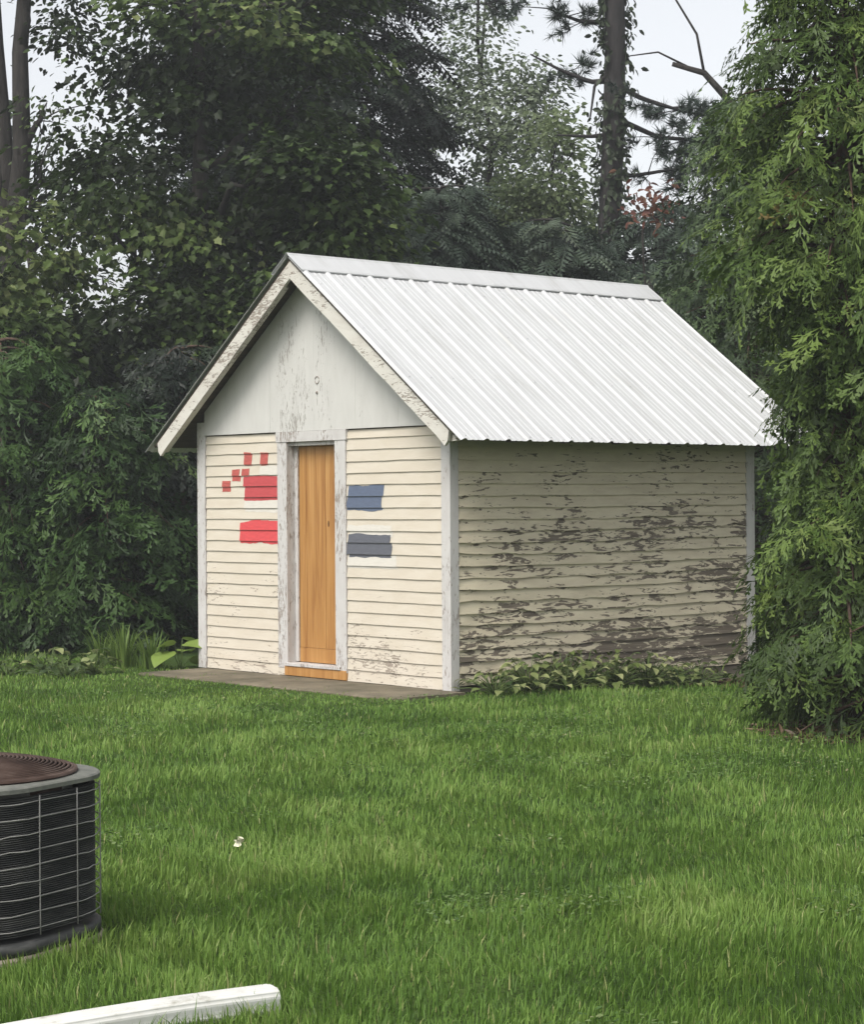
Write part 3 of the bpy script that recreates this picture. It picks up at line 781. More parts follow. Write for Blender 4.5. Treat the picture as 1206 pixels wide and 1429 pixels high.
def spray(seed, n1=5, droop=0.35):
    # an irregular flat cedar spray: a wavering axis, side shoots that fork again, blunt scaly tips
    rr = np.random.default_rng(seed); v = []; f = []
    def blade(p, q, w):
        m_ = p+(q-p)*0.55; d = unit(q-p); s = np.array([-d[1], d[0], 0])*w
        o = len(v); v.extend([tuple(p), tuple(m_+s), tuple(q), tuple(m_-s)]); f.append((o, o+3, o+2, o+1))
    def at(x, y): return np.array([x, y, -droop*x*x-0.12*abs(y)+0.02*math.sin(9*x+5*y)])
    axis = [np.array([0.0, 0.0])]; a = 0.0
    for i in range(n1):
        a += rr.normal(0, 0.16); axis.append(axis[-1]+np.array([math.cos(a), math.sin(a)])/n1)
    for i in range(n1): blade(at(*axis[i]), at(*axis[i+1]), 0.016)
    for i in range(n1):
        for s in (-1, 1):
            if rr.uniform() < 0.12: continue
            p = axis[i]+(axis[i+1]-axis[i])*rr.uniform(0.1, 0.9); ang_ = s*rr.uniform(0.5, 0.95); ln = (0.44-0.05*i)*rr.uniform(0.65, 1.2)
            q = p+ln*np.array([math.cos(ang_), math.sin(ang_)]); blade(at(*p), at(*q), 0.030)
            for t in (0.4, 0.75):
                p2 = p+(q-p)*t
                for s2 in (-1, 1):
                    if rr.uniform() < 0.25: continue
                    a2 = ang_+s2*rr.uniform(0.4, 0.8); q2 = p2+ln*rr.uniform(0.28, 0.5)*np.array([math.cos(a2), math.sin(a2)]); blade(at(*p2), at(*q2), 0.036)
    return v, f
T_SPRAY = ([spray(i) for i in range(5)], 'mix')
T_HEM = frond(7, 0.26, 0.045, 0.22, 0.16)

def bend(p0, p1, k=6, sag=0.0, jit=0.05, rr=rng):
    t = np.linspace(0, 1, k)[:, None]; p0 = np.asarray(p0); p1 = np.asarray(p1)
    L = np.linalg.norm(p1-p0)
    q = p0*(1-t)+p1*t; q[:, 2] += sag*L*np.sin(t[:, 0]*math.pi)
    q[1:-1] += rr.normal(0, jit*L*0.3, (k-2, 3))
    return q

def broadleaf(name, label, base, height, blobs, tmpl, lmat, leaf, per, seed, bark='bark', trunk_r=0.12, group=None, gap=0.42, flat=0.35, csize=0.5,
              lean=(0, 0), thing_cat='tree', branches=9, extra=None, upward=0.75):
    """blobs: (r, f, z, rx, ry, rz, clusters) in metres from the base (right, back, up)"""
    rr = np.random.default_rng(seed)
    b = W(*base); b[2] = float(gz(b[0], b[1]))
    root = empty(name, b, label, thing_cat, group)
    C_ = []; outw = []
    for (r, f, z, rx, ry, rz, nc) in blobs:
        k = 0; tries = 0
        while k < nc and tries < nc*12:
            tries += 1
            d = unit(rr.normal(0, 1, 3)); q = rr.uniform(0.25, 1)**0.45
            p = np.array([r+d[0]*rx*q, f+d[1]*ry*q, z+d[2]*rz*q])
            if p[2] < 0.15: continue
            if vnoise((p*1.15)[None]+seed*7.3, seed)[0] < gap: continue
            C_.append(RH*p[0]+FH*p[1]+np.array([0, 0, p[2]])); outw.append(RH*d[0]+FH*d[1]+np.array([0, 0, d[2]])); k += 1
    C_ = np.array(C_); outw = np.array(outw)
    n = len(C_)
    ctint = np.clip(1.5*(vnoise(C_*0.85+seed, seed+3)-0.5)+0.40+rr.normal(0, 0.17, n), 0.02, 0.86)
    idx = np.repeat(np.arange(n), per); k = len(idx)
    cs = csize*rr.uniform(0.6, 1.25, n)[idx][:, None]
    off = rr.normal(0, 0.5, (k, 3))*cs; off[:, 2] *= flat
    off[:, 2] -= 0.25*(off[:, 0]**2+off[:, 1]**2)/np.maximum(cs[:, 0], .1)
    T = C_[idx]+off
    d = unit(off*np.array([1, 1, .3]) + outw[idx]*0.25*cs + rr.normal(0, 0.22, (k, 3))*cs); d[:, 2] -= rr.uniform(0.05, 0.7, k)
    nn = np.tile([0, 0, upward], (k, 1)) + rr.normal(0, 0.38, (k, 3)) + outw[idx]*0.30
    s = leaf*rr.uniform(0.45, 1.25, k)
    tint = np.clip(ctint[idx]+rr.normal(0, 0.10, k)+0.18*(rr.uniform(0, 1, k) > 0.93), 0, 1)
    crown = link('crown', scatter_mesh('crown', tmpl[0], tmpl[1], frames(d, nn, s), T, tint), lmat, root)
    # trunk and limbs
    top = RH*lean[0]+FH*lean[1]+np.array([0, 0, height])
    tp = bend((0, 0, -0.15), top, 9, 0, 0.035, rr); zt = tp[:, 2]/height
    mb = MB(); mb.tube(tp, np.clip(trunk_r*(1.15-0.95*zt), 0.012, None)*(1+0.35*np.exp(-np.clip(tp[:, 2], 0, 9)*4)), 9); mb.build('trunk', M[bark], root, True)
    ends = C_[rr.choice(n, min(branches, n), replace=False)]
    for e in ends:
        zz = max(0.25, min(height*0.85, e[2]-rr.uniform(0.3, 1.3))); i = np.argmin(abs(tp[:, 2]-zz))
        s0 = tp[i]; L = np.linalg.norm(e-s0)
        mb = MB(); mb.tube(bend(s0, e, 7, 0.08, 0.12, rr), np.linspace(max(.02, trunk_r*0.36), 0.008, 7), 6)
        near = np.argsort(np.linalg.norm(C_-e, axis=1))[:6]
        for j in near:
            mb.tube(bend(s0*0.35+e*0.65, C_[j], 4, 0.03, 0.1, rr), np.linspace(0.012, 0.004, 4), 4)
        mb.build('branch', M[bark], root, True)
    if extra: extra(root, tp, rr)
    return root

def conifer(name, label, base, z0, z1, height, prof, nb, lmat, tmpl, fsize, seed, step=0.16, laterals=4, droop=0.35, rise=0.1, trunk_r=0.12, bark='bark_cedar',
            group=None, hang=0.5, skew=None, gap=0.0, tipbright=0.0):
    """whorled branches with flat sprays; prof(z) gives branch reach at height z"""
    rr = np.random.default_rng(seed)
    b = W(*base); b[2] = float(gz(b[0], b[1]))
    root = empty(name, b, label, 'tree', group)
    T = []; D = []; Nn = []; S = []; tt_ = []
    wood = MB()
    g = 2.399963
    for i in range(nb):
        z = z0+(z1-z0)*((i+rr.uniform(0, 1))/nb)
        az = i*g+rr.normal(0, 0.25)
        R = prof(z)*rr.uniform(0.72, 1.12)
        rt, fw = math.cos(az), math.sin(az)
        if skew: R *= skew(rt, fw, z)
        if R < 0.12: continue
        o = RH*rt+FH*fw
        if gap and vnoise((o*R+np.array([0, 0, z]))[None]*1.3+seed, seed)[0] < gap: continue
        lat = np.array([-o[1], o[0], 0]); dr = droop*rr.uniform(0.6, 1.4); rs = rise*rr.uniform(0.3, 1.6)
        def pt(t): return o*R*t + np.array([0, 0, z+R*(rs*t-dr*t*t)])
        bt = rr.uniform(0.1, 0.72)
        ts = np.linspace(0, 1, 6); wood.tube([pt(t) for t in ts], np.linspace(0.018+0.008*R, 0.004, 6), 4, caps=False)
        lines = [(pt(0.25), pt(1.0), o, R*0.75)]
        for t in np.linspace(0.3, 0.92, laterals):
            for s in (-1, 1):
                p0 = pt(t); L = R*(1.08-t)*0.62*rr.uniform(0.7, 1.2)+0.10
                dd = unit(o*0.75+lat*s*0.85+np.array([0, 0, rr.uniform(-0.35, 0.05)]))
                lines.append((p0, p0+dd*L+np.array([0, 0, -0.12*L]), dd, L))
        for (p0, p1, dd, L) in lines:
            k = max(2, int(L/step))
            for q in range(k):
                t = (q+rr.uniform(0.1, 0.9))/k
                p = p0*(1-t)+p1*t+rr.normal(0, 0.03, 3)
                sd_ = np.cross(dd, [0, 0, 1.0])*rr.choice([-1, 1])*rr.uniform(0.1, 0.9)
                d = unit(dd*0.8+sd_+np.array([0, 0, -hang*rr.uniform(0.0, 1.3)]))
                T.append(p); D.append(d); Nn.append(np.array([0, 0, 1.0])+rr.normal(0, 0.45, 3)+o*0.35)
                S.append(fsize*rr.uniform(0.65, 1.25)); rad = np.linalg.norm(p[:2])/(R+0.01)
                tt_.append(bt+rr.normal(0, 0.13)+tipbright*(rad-0.6))
    crown = scatter_mesh('crown', tmpl[0], tmpl[1], frames(np.array(D), np.array(Nn), np.array(S)), np.array(T), np.clip(tt_, 0, 1))
    link('crown', crown, lmat, root)
    wood.build('branches', M[bark], root, True)
    height = min(height, z1-0.1); mb = MB(); zz = np.linspace(-0.1, height, 12)
    mb.tube(np.stack([0.02*np.sin(zz*1.1+seed), 0.02*np.cos(zz*1.3+seed), zz], 1), np.clip(trunk_r*(1.05-zz/height), 0.01, None)*(1+0.4*np.exp(-np.clip(zz, 0, 9)*5)), 10)
    mb.build('trunk', M[bark], root, True)
    return root

# ------------------------------------------------------------------ trees on the right
def sk_near(rt, fw, z):
    # the near cedar is thin on the shed side at mid height, full towards the lawn
    s = 1.0
    if rt < 0: s *= 1+rt*(0.48 if z < 1.4 else 0.66 if z < 2.8 else 0.12)
    if fw < 0 and z < 1.2: s *= 1-0.45*fw
    return s
conifer('cedar_tree', 'large bright green cedar at the right edge in front of the shed corner', (2.74, 14.0), 0.25, 5.9, 6.4,
        lambda z: 0.76+0.16*math.sin(z*1.9+0.6)+(0.12 if 2 < z < 3.4 else 0)-0.02*z, 202, M['cedar'], T_SPRAY, 0.29, 21, 0.14, 3, 0.62, 0.45, 0.12,
        hang=0.7, skew=sk_near)
conifer('cedar_tree', 'cedar filling the right edge of the picture, nearest the lawn', (3.62, 13.3), 0.1, 5.6, 6.2,
        lambda z: (1.0-0.03*z+0.12*math.sin(z*2.3))*(1.28 if z < 1.0 else 1.0), 140, M['cedar'], T_SPRAY, 0.30, 22, 0.15, 3, 0.55, 0.42, 0.12, hang=0.7)
conifer('cedar_tree', 'pale hazy green cedar behind the rear corner of the shed roof', (3.45, 22.8), 0.3, 6.0, 6.3,
        lambda z: max(0.15, 1.30*(1-(z/6.6)**2.2)), 130, M['cedar_back'], T_SPRAY, 0.40, 23, 0.2, 3, 0.5, 0.4, 0.11, hang=0.6)
conifer('cedar_tree', 'tall cedar standing between the near cedar and the far one', (4.45, 19.5), 0.3, 8.0, 9.0,
        lambda z: max(0.15, 1.25-0.05*z), 52, M['cedar'], T_SPRAY, 0.48, 24, 0.26, 3, 0.5, 0.4, 0.12, hang=0.6)

# ------------------------------------------------------------------ trees on the left
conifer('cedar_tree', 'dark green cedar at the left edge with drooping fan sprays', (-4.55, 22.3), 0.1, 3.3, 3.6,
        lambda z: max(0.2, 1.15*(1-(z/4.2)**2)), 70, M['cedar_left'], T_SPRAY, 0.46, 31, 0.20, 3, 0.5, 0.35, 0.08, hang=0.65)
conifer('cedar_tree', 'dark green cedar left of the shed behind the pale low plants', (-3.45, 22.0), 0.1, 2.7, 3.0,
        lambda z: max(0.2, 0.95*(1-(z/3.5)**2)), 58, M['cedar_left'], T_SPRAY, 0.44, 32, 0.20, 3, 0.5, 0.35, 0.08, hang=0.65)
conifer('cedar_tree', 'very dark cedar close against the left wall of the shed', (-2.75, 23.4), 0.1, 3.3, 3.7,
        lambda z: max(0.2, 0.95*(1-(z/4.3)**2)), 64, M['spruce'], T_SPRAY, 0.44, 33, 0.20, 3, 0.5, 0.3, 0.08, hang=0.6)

broadleaf('maple_tree', 'maple with large lit leaves hanging left of the shed roof', (-2.9, 26.0), 9.5,
          [(0.3, -0.8, 5.6, 1.7, 1.2, 1.1, 64), (1.35, -1.6, 5.0, 1.0, 0.7, 0.85, 42), (0.5, 0, 7.6, 1.7, 1.4, 1.5, 66), (-0.2, -0.8, 3.9, 1.1, 1.0, 0.7, 32), (0.9, -0.9, 3.9, 0.9, 0.8, 0.5, 18)],
          T_MAPLE, M['maple'], 0.118, 84, 41, trunk_r=0.17, gap=0.40, csize=0.62, branches=14)
broadleaf('maple_tree', 'yellowish leafed young tree at the left edge below the tall trunks', (-5.25, 25.5), 6.2,
          [(0, 0, 4.6, 1.0, 0.9, 1.0, 34), (0.3, -0.2, 3.4, 1.2, 0.9, 0.6, 26)], T_MAPLE, M['maple'], 0.13, 60, 42, trunk_r=0.07, csize=0.5, branches=8)
def tall(r, f, seed, label, blobs, tr, lean=(0, 0)):
    broadleaf('tall_tree', label, (r, f), 13.0, blobs, T_OVAL, M['maple'], 0.12, 46, seed, trunk_r=tr, gap=0.40, csize=0.55, branches=9, lean=lean, flat=0.5)
tall(-5.62, 29.0, 51, 'tall tree with bare dark trunk near the left edge of the sky gap', [(0.5, 0, 10.4, 2.2, 1.2, 1.2, 26), (0.75, 0.3, 7.2, 0.7, 0.8, 2.6, 60), (0.5, 0.3, 4.0, 1.0, 0.8, 1.0, 26), (0.45, -0.2, 5.2, 0.8, 0.5, 0.7, 14)], 0.19, (0.15, 0))
tall(-6.0, 29.6, 52, 'tall dark trunk at the very left edge of the picture', [(-1.4, 0, 8.0, 1.2, 1.2, 2.6, 40), (-0.4, 0.3, 4.2, 1.1, 0.8, 0.8, 16)], 0.17, (-0.1, 0))

# dark conifers behind the shed
conifer('spruce_tree', 'tall nearly black spruce filling the upper middle of the picture', (-1.55, 31.5), 1.0, 12.5, 14.0,
        lambda z: max(0.2, 2.7*(1-(z/17.0)**1.6)), 250, M['spruce'], T_HEM, 0.60, 61, 0.37, 5, 0.42, 0.10, 0.22, hang=0.45, bark='bark')
conifer('spruce_tree', 'black spruce behind the maple on the left', (-3.1, 33.0), 1.0, 12.5, 14.0,
        lambda z: max(0.2, 1.55*(1-(z/17.0)**1.6)), 150, M['spruce'], T_HEM, 0.60, 62, 0.33, 5, 0.42, 0.10, 0.2, hang=0.45, bark='bark')
conifer('hemlock_tree', 'dark green hemlock rising just behind the middle of the roof ridge', (0.15, 29.0), 0.8, 6.0, 6.5,
        lambda z: max(0.2, 2.1*(1-(z/7.2)**1.7)), 130, M['hemlock'], T_HEM, 0.48, 63, 0.22, 5, 0.38, 0.12, 0.12, hang=0.45, bark='bark')
conifer('hemlock_tree', 'hazy dark hemlock behind the ridge beside the ivy trunk', (1.75, 29.6), 0.8, 5.6, 6.0,
        lambda z: max(0.2, 1.9*(1-(z/6.7)**1.9)), 120, M['hemlock'], T_HEM, 0.48, 64, 0.22, 5, 0.38, 0.12, 0.12, hang=0.45, bark='bark')
conifer('hemlock_tree', 'dusky hemlock behind the red leaved sapling, right of the ivy trunk', (3.35, 30.6), 0.8, 6.0, 6.2,
        lambda z: max(0.2, 1.75*(1-(z/7.0)**1.9)), 80, M['hemlock'], T_HEM, 0.50, 65, 0.28, 5, 0.38, 0.12, 0.12, hang=0.45, bark='bark')
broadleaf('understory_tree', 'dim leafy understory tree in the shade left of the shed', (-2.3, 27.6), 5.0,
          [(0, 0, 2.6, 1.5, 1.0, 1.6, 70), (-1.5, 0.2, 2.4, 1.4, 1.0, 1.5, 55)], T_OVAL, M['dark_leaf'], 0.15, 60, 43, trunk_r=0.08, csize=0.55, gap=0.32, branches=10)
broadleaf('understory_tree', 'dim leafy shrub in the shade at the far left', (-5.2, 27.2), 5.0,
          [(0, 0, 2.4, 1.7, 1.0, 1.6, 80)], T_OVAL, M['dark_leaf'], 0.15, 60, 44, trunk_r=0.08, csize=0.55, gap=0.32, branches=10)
broadleaf('pale_tree', 'airy pale leafed tree with sky showing through above the ridge', (1.0, 37.0), 10.5,
          [(0.1, 0, 8.0, 1.35, 0.9, 2.3, 200), (-0.2, 0, 11.2, 1.3, 1.0, 1.4, 24), (-0.6, 0, 6.0, 1.0, 0.8, 0.9, 30)], T_OVAL, M['airy'], 0.105, 56, 45, trunk_r=0.10, csize=0.5, gap=0.38, branches=12, flat=0.7, upward=0.4)
broadleaf('willow_shrub', 'pale green bushy treetop just left of the ivy trunk', (1.68, 34.0), 6.4,
          [(0.1, 0, 6.9, 0.75, 0.6, 0.85, 40), (-0.45, 0, 6.3, 0.7, 0.6, 0.6, 26), (0.55, 0, 6.2, 0.5, 0.5, 0.6, 16), (-0.1, 0, 5.6, 1.0, 0.8, 0.6, 24)], T_OVAL, M['pale'], 0.11, 64, 46, trunk_r=0.07, csize=0.42, gap=0.42, branches=10, flat=1.0, upward=0.2)
def red_tip(root, rr):
    k = 110; c = RH*0.10+np.array([0, 0, 5.18])
    T = c+rr.normal(0, 1, (k, 3))*np.array([0.15, 0.15, 0.13]); d = unit(rr.normal(0, 1, (k, 3))-np.array([0, 0, 0.5]))
    link('red_leaves', scatter_mesh('red_leaves', *T_OVAL, frames(d, rr.normal(0, 1, (k, 3))+np.array([0, 0, 1]), rr.uniform(0.07, 0.12, k)), T, rr.uniform(0, 1, k)), M['redleaf'], root)
broadleaf('sapling', 'thin sapling with red turned leaves behind the far end of the ridge', (2.55, 25.4), 4.9,
          [(0.05, 0, 3.9, 0.42, 0.35, 0.55, 16)], T_OVAL, M['airy'], 0.09, 30, 47, trunk_r=0.035, csize=0.3, gap=0.3, branches=6,
          extra=lambda root, tp, rr: red_tip(root, rr))
# pine with ivy on the trunk
def ivy_pine():
    rr = np.random.default_rng(71)
    b = W(2.58, 31.5); root = empty('pine_tree', b, 'tall pine trunk wrapped in ivy with dead branch stubs against the sky', 'tree')
    zz = np.linspace(-0.1, 13.5, 16)
    axis = lambda z: RH*(0.02*z+0.03*math.sin(z)) + np.array([0, 0, z])
    mb = MB(); mb.tube([axis(z) for z in zz], 0.205-0.006*zz, 12); mb.build('trunk', M['bark_pine'], root, True)
    k = 2600; z = rr.uniform(3.0, 10.5, k); az = rr.uniform(0, 2*math.pi, k)
    keep = vnoise(np.stack([np.cos(az)*1.2, np.sin(az)*1.2, z*0.9], 1), 5) > 0.40; z = z[keep]; az = az[keep]; k = len(z)
    o = RH[None]*np.cos(az)[:, None]+FH[None]*np.sin(az)[:, None]; rad = 0.205-0.006*z+rr.gamma(1.3, 0.055, k)
    T = np.array([axis(q) for q in z])+o*rad[:, None]
    d = unit(o*0.4+np.array([0, 0, -0.8])+rr.normal(0, 0.5, (k, 3)))
    link('ivy', scatter_mesh('ivy', *T_OVAL, frames(d, o+rr.normal(0, 0.3, (k, 3)), rr.uniform(0.08, 0.14, k)), T, rr.uniform(0, 1, k)), M['ivy'], root)
    # dead branches to the left, living boughs to the right
    def bough(z, pts, r0, tuf, dens, spread):
        P_ = np.array([axis(z)+RH*a+FH*c+np.array([0, 0, e]) for a, c, e in pts])
        t = np.linspace(0, len(P_)-1, 14); Q = np.stack([np.interp(t, range(len(P_)), P_[:, i]) for i in range(3)], 1)
        mb = MB(); mb.tube(Q, np.linspace(r0, 0.012, 14), 6)
        if tuf:
            T = []; D = []
            for i in range(tuf):
                q = Q[min(13, int(4+10*rr.uniform(0, 1)**0.8))]; e = q+rr.normal(0, 1, 3)*np.array([spread, spread, spread*0.45])
                mb.tube(bend(q, e, 3, 0.02, 0.1, rr), [0.01, 0.007, 0.004], 4)
                for _ in range(dens): T.append(q+(e-q)*rr.uniform(0.55, 1.05)+rr.normal(0, 0.06, 3)); D.append(unit(e-q+rr.normal(0, 0.15, 3)+np.array([0, 0, 0.05])))
            k = len(T); link('needles', scatter_mesh('needles', *T_TUFT, frames(np.array(D), rr.normal(0, 1, (k, 3)), rr.uniform(0.13, 0.22, k)), np.array(T), rr.uniform(0, 1, k)), M['pine'], root)
        mb.build('branch', M['bark_pine'], root, True)
    bough(7.75, [(0, 0, 0), (-0.35, 0.1, 0.0), (-0.8, 0.1, 0.18), (-1.25, 0.1, 0.42)], 0.05, 5, 5, 0.3)
    bough(6.95, [(0, 0, 0), (-0.35, 0, -0.03), (-0.85, -0.1, -0.02)], 0.045, 0, 0, 0)
    bough(7.9, [(0, 0, 0), (-0.3, 0, -0.2), (-0.38, 0, -0.75)], 0.04, 0, 0, 0)
    bough(9.2, [(0, 0, 0), (-0.6, 0, 0.1), (-1.4, 0, -0.1), (-1.9, 0, -0.3)], 0.05, 12, 6, 0.4)
    bough(8.6, [(0, 0, 0), (-0.5, 0.3, 0.1), (-1.0, 0.3, 0.3)], 0.05, 9, 6, 0.35)
    bough(7.7, [(0, 0, 0), (0.4, 0, -0.22), (0.9, 0, -0.38), (1.5, 0.1, -0.5)], 0.05, 20, 6, 0.35)
    bough(7.2, [(0, 0, 0), (0.7, 0.3, -0.25), (1.4, 0.3, -0.3), (2.1, 0.2, -0.2)], 0.045, 22, 6, 0.38)
    bough(6.3, [(0, 0, 0), (0.5, 0.3, 0.1), (1.0, 0.3, 0.18), (1.4, 0.2, 0.2)], 0.04, 16, 6, 0.26)
    bough(9.4, [(0, 0, 0), (0.5, 0.2, 0.3), (1.1, 0.2, 0.4), (1.7, 0.2, 0.3)], 0.04, 6, 4, 0.3)
ivy_pine()
def dead_snag():
    rr = np.random.default_rng(3); b = W(4.75, 30.0)
    root = empty('dead_tree', b, 'bent bare dark limb of a tree against the sky beside the right cedar', 'tree')
    mb = MB(); mb.tube([(0, 0, 0)]+[tuple(RH*a+np.array([0, 0, z])) for a, z in ((0.05, 2.5), (-0.05, 5.0), (-0.2, 6.4))], [0.17, 0.14, 0.11, 0.09], 9); mb.build('trunk', M['bark'], root, True)
    for pts, r0 in (((( -0.2, 6.4), (-0.45, 7.1), (-0.85, 7.55), (-1.3, 7.68)), 0.07), (((-0.85, 7.55), (-0.95, 8.1), (-1.25, 8.6), (-1.3, 9.1)), 0.022), (((-1.0, 7.6), (-1.5, 7.85), (-1.9, 7.8)), 0.018)):
        mb = MB(); mb.tube([tuple(RH*a+np.array([0, 0, z])) for a, z in pts], np.linspace(r0, r0*0.5, len(pts)), 7); mb.build('limb', M['bark'], root, True)
dead_snag()

# far wood closing the view behind the trees
def far_wood():
    rr = np.random.default_rng(81); k = 42000
    r = rr.uniform(-19, 19, k); f = rr.uniform(41, 50, k); q = rr.uniform(0, 1, k)
    top = 5.2+2.2*vnoise(np.stack([r*0.35, r*0, r*0], 1), 9)+0.9*vnoise(np.stack([r*1.6, r*0, r*0], 1), 10) + np.where(np.abs(r) > 9, 4.0, 0) - np.where((r < -5.5) & (r > -9.5), 1.9, 0)
    z = 0.1+q*top
    T = np.array([CAM[0], CAM[1], 0])+RH[None]*r[:, None]+FH[None]*f[:, None]+np.array([0, 0, 1])[None]*z[:, None]
    d = unit(rr.normal(0, 1, (k, 3))-np.array([0, 0, 0.5]))
    tint = np.clip(vnoise(np.stack([r*0.9, f*0.9, z*0.9], 1), 4)+rr.normal(0, 0.15, k), 0, 1)
    o = link('far_wood', scatter_mesh('far_wood', *T_OVAL, frames(d, rr.normal(0, 0.6, (k, 3))+np.array([0, -0.3, 1]), rr.uniform(0.18, 0.36, k), 1.3), T, tint), M['wood_far'])
    tag(o, 'dark far wood behind the garden trees', kind='stuff')
far_wood()

# ------------------------------------------------------------------ plants along the shed
def leafmesh(name, L, wd, curl=0.35, fold=0.2):
    n = 6; v = []; f = []
    for i in range(n+1):
        t = i/n; w = wd*math.sin(math.pi*min(1, 0.06+0.94*t)**0.75)*(1 if t < 1 else 0.02)
        x = L*t*(1-0.12*t); z = L*(0.18*t-curl*t*t)
        for s in (-1, -0.5, 0, 0.5, 1): v.append((x, w*s, z+fold*w*abs(s)+0.012*L*math.sin(8*t+s*3)))
    for i in range(n):
        for j in range(4): f.append((i*5+j, (i+1)*5+j, (i+1)*5+j+1, i*5+j+1))
    me = mesh(name, v, f, True); return me
LEAF_A = leafmesh('leaf', 0.21, 0.06); LEAF_B = leafmesh('leaf', 0.17, 0.055, 0.5); LEAF_C = leafmesh('leaf', 0.30, 0.12, 0.25, 0.12)
LEAVES = {}
def plant(name, label, loc, n, spread, h, mats, meshes, cat='plant', group=None, seed=0, size=1.0):
    rr = np.random.default_rng(seed)
    loc = np.array([loc[0], loc[1], float(gz(loc[0], loc[1]))])
    root = empty(name, loc, label, cat, group)
    st = MB()
    for i in range(n):
        me0 = meshes[rr.integers(len(meshes))]; mat = mats[rr.integers(len(mats))]
        key = (id(me0), mat.name)
        if key not in LEAVES:
            c = me0.copy(); c.materials.clear(); c.materials.append(mat); LEAVES[key] = c
        az = i*2.4+rr.normal(0, 0.4); rad = spread*math.sqrt((i+0.5)/n)*rr.uniform(0.4, 0.75); z = h*(1-0.75*(i/n))*rr.uniform(0.7, 1.1)
        o = link('leaf', LEAVES[key], None, root)
        p = Vector((rad*math.cos(az), rad*math.sin(az), z)); o.location = p
        o.rotation_euler = (rr.normal(0, 0.25), rr.uniform(-0.25, 0.45), az+rr.normal(0, 0.4)); s = size*rr.uniform(0.7, 1.2); o.scale = (s, s, s)
        st.tube(bend((0, 0, -0.02), p, 4, 0.1, 0.03, rr), [0.006, 0.005, 0.004, 0.003], 4)
    st.build('stems', M['hosta_stem'], root, True)
    return root
where = ['nearest the front corner post', 'second from the front corner post', 'third from the front corner post', 'fourth along the side wall', 'fifth along the side wall',
         'sixth along the side wall', 'seventh along the side wall', 'last before the bare foundation']
for i, x in enumerate(np.linspace(0.22, 2.5, 8)):
    plant('hosta_plant', 'low broad leafed plant below the peeling wall, '+where[i], (x, -0.27-0.05*(i % 3)-0.03*(i > 5)), 58 if i else 36, 0.50, 0.30 if 0 < i < 6 else 0.20,
          [M['hosta'], M['hosta'], M['hosta_dark']], [LEAF_A, LEAF_B], group='leafy plants along the side wall', seed=200+i, size=0.52 if 0 < i < 6 else 0.45)
pw = W(-2.30, 19.25)
plant('broadleaf_plant', 'plant with one big pale yellow green leaf against the left corner post', (pw[0], pw[1]), 6, 0.16, 0.33, [M['hosta_pale']], [LEAF_C], seed=301, size=0.95)
for i, (r, f, l) in enumerate([(-3.42, 18.9, 'low plant with pale blotchy leaves at the left bed'), (-3.02, 18.75, 'low pale leafed plant beside the strap leaved clump'), (-3.75, 18.6, 'low dark leafed plant at the left end of the bed'), (-3.2, 18.4, 'low dark leafed plant at the front of the left bed')]):
    p = W(r, f); plant('low_plant', l, (p[0], p[1]), 28, 0.38, 0.22 if i < 2 else 0.16, [M['hosta'], M['hosta_dark']] if i < 2 else [M['hosta_dark']], [LEAF_A, LEAF_B], group='low plants in the left bed', seed=310+i, size=0.62)

def strap_clump(r, f, n, h, label, seed):
    rr = np.random.default_rng(seed); b = W(r, f); b[2] = float(gz(b[0], b[1]))
    v = []; fs = []; ti = []
    root = empty('daylily_clump', b, label, 'plant', 'strap leaved clumps in the left bed')
    for i in range(n):
        az = rr.uniform(0, 2*math.pi); o = np.array([math.cos(az), math.sin(az), 0]); L = h*rr.uniform(0.7, 1.2); p0 = o*rr.uniform(0, 0.14); w = rr.uniform(0.006, 0.011)
        s = np.array([-o[1], o[0], 0]); b0 = len(v); arch = rr.uniform(0.15, 0.7)
        for k in range(6):
            t = k/5; p = p0+o*L*arch*t*t+np.array([0, 0, L*(t-0.38*arch*t*t*t)]); ww = w*(1-t**3*0.95)
            v += [tuple(p-s*ww), tuple(p+s*ww)]
        fs += [(b0+2*k, b0+2*k+1, b0+2*k+3, b0+2*k+2) for k in range(5)]; ti += [rr.uniform(0, 1)]*12
    me = mesh('foliage', v, fs, True); at = me.attributes.new('tint', 'FLOAT', 'POINT'); at.data.foreach_set('value', np.array(ti, np.float32))
    link('foliage', me, M['daylily'], root)
for i, (r, f, n, h, l) in enumerate([(-2.85, 19.5, 90, 0.40, 'bright strap leaved clump in the middle of the left bed'), (-2.58, 19.3, 60, 0.34, 'strap leaved clump next to the big pale leaf'), (-3.1, 19.8, 50, 0.36, 'strap leaved clump farthest left in the bed')]):
    strap_clump(r, f, n, h, l, 320+i)

# bare litter strip under the cedar by the foundation
def litter():
    rr = np.random.default_rng(91); k = 3000
    x = rr.normal(3.6, 0.55, k); y = rr.normal(-0.42, 0.24, k)
    x2 = rr.normal(0, 1, k); c = W(2.9, 13.6); a = rr.uniform(0, 2*math.pi, k); q = np.sqrt(rr.uniform(0, 1, k))*0.85
    far = rr.uniform(0, 1, k) > 0.5
    x = np.where(far, c[0]+q*np.cos(a), x); y = np.where(far, c[1]+q*np.sin(a), y)
    keep = (y < -0.03); x = x[keep]; y = y[keep]; k = len(x)
    T = np.stack([x, y, gz(x, y)+rr.uniform(0.004, 0.02, k)], 1); d = rr.normal(0, 1, (k, 3)); d[:, 2] *= 0.15
    o = link('needle_litter', scatter_mesh('needle_litter', *T_OVAL, frames(d, np.tile([0, 0, 1.0], (k, 1))+rr.normal(0, 0.2, (k, 3)), rr.uniform(0.04, 0.10, k), 0.6), T, rr.uniform(0, 1, k)), M['litter'])
    tag(o, 'brown fallen needles and leaves under the cedar', kind='stuff')
litter()

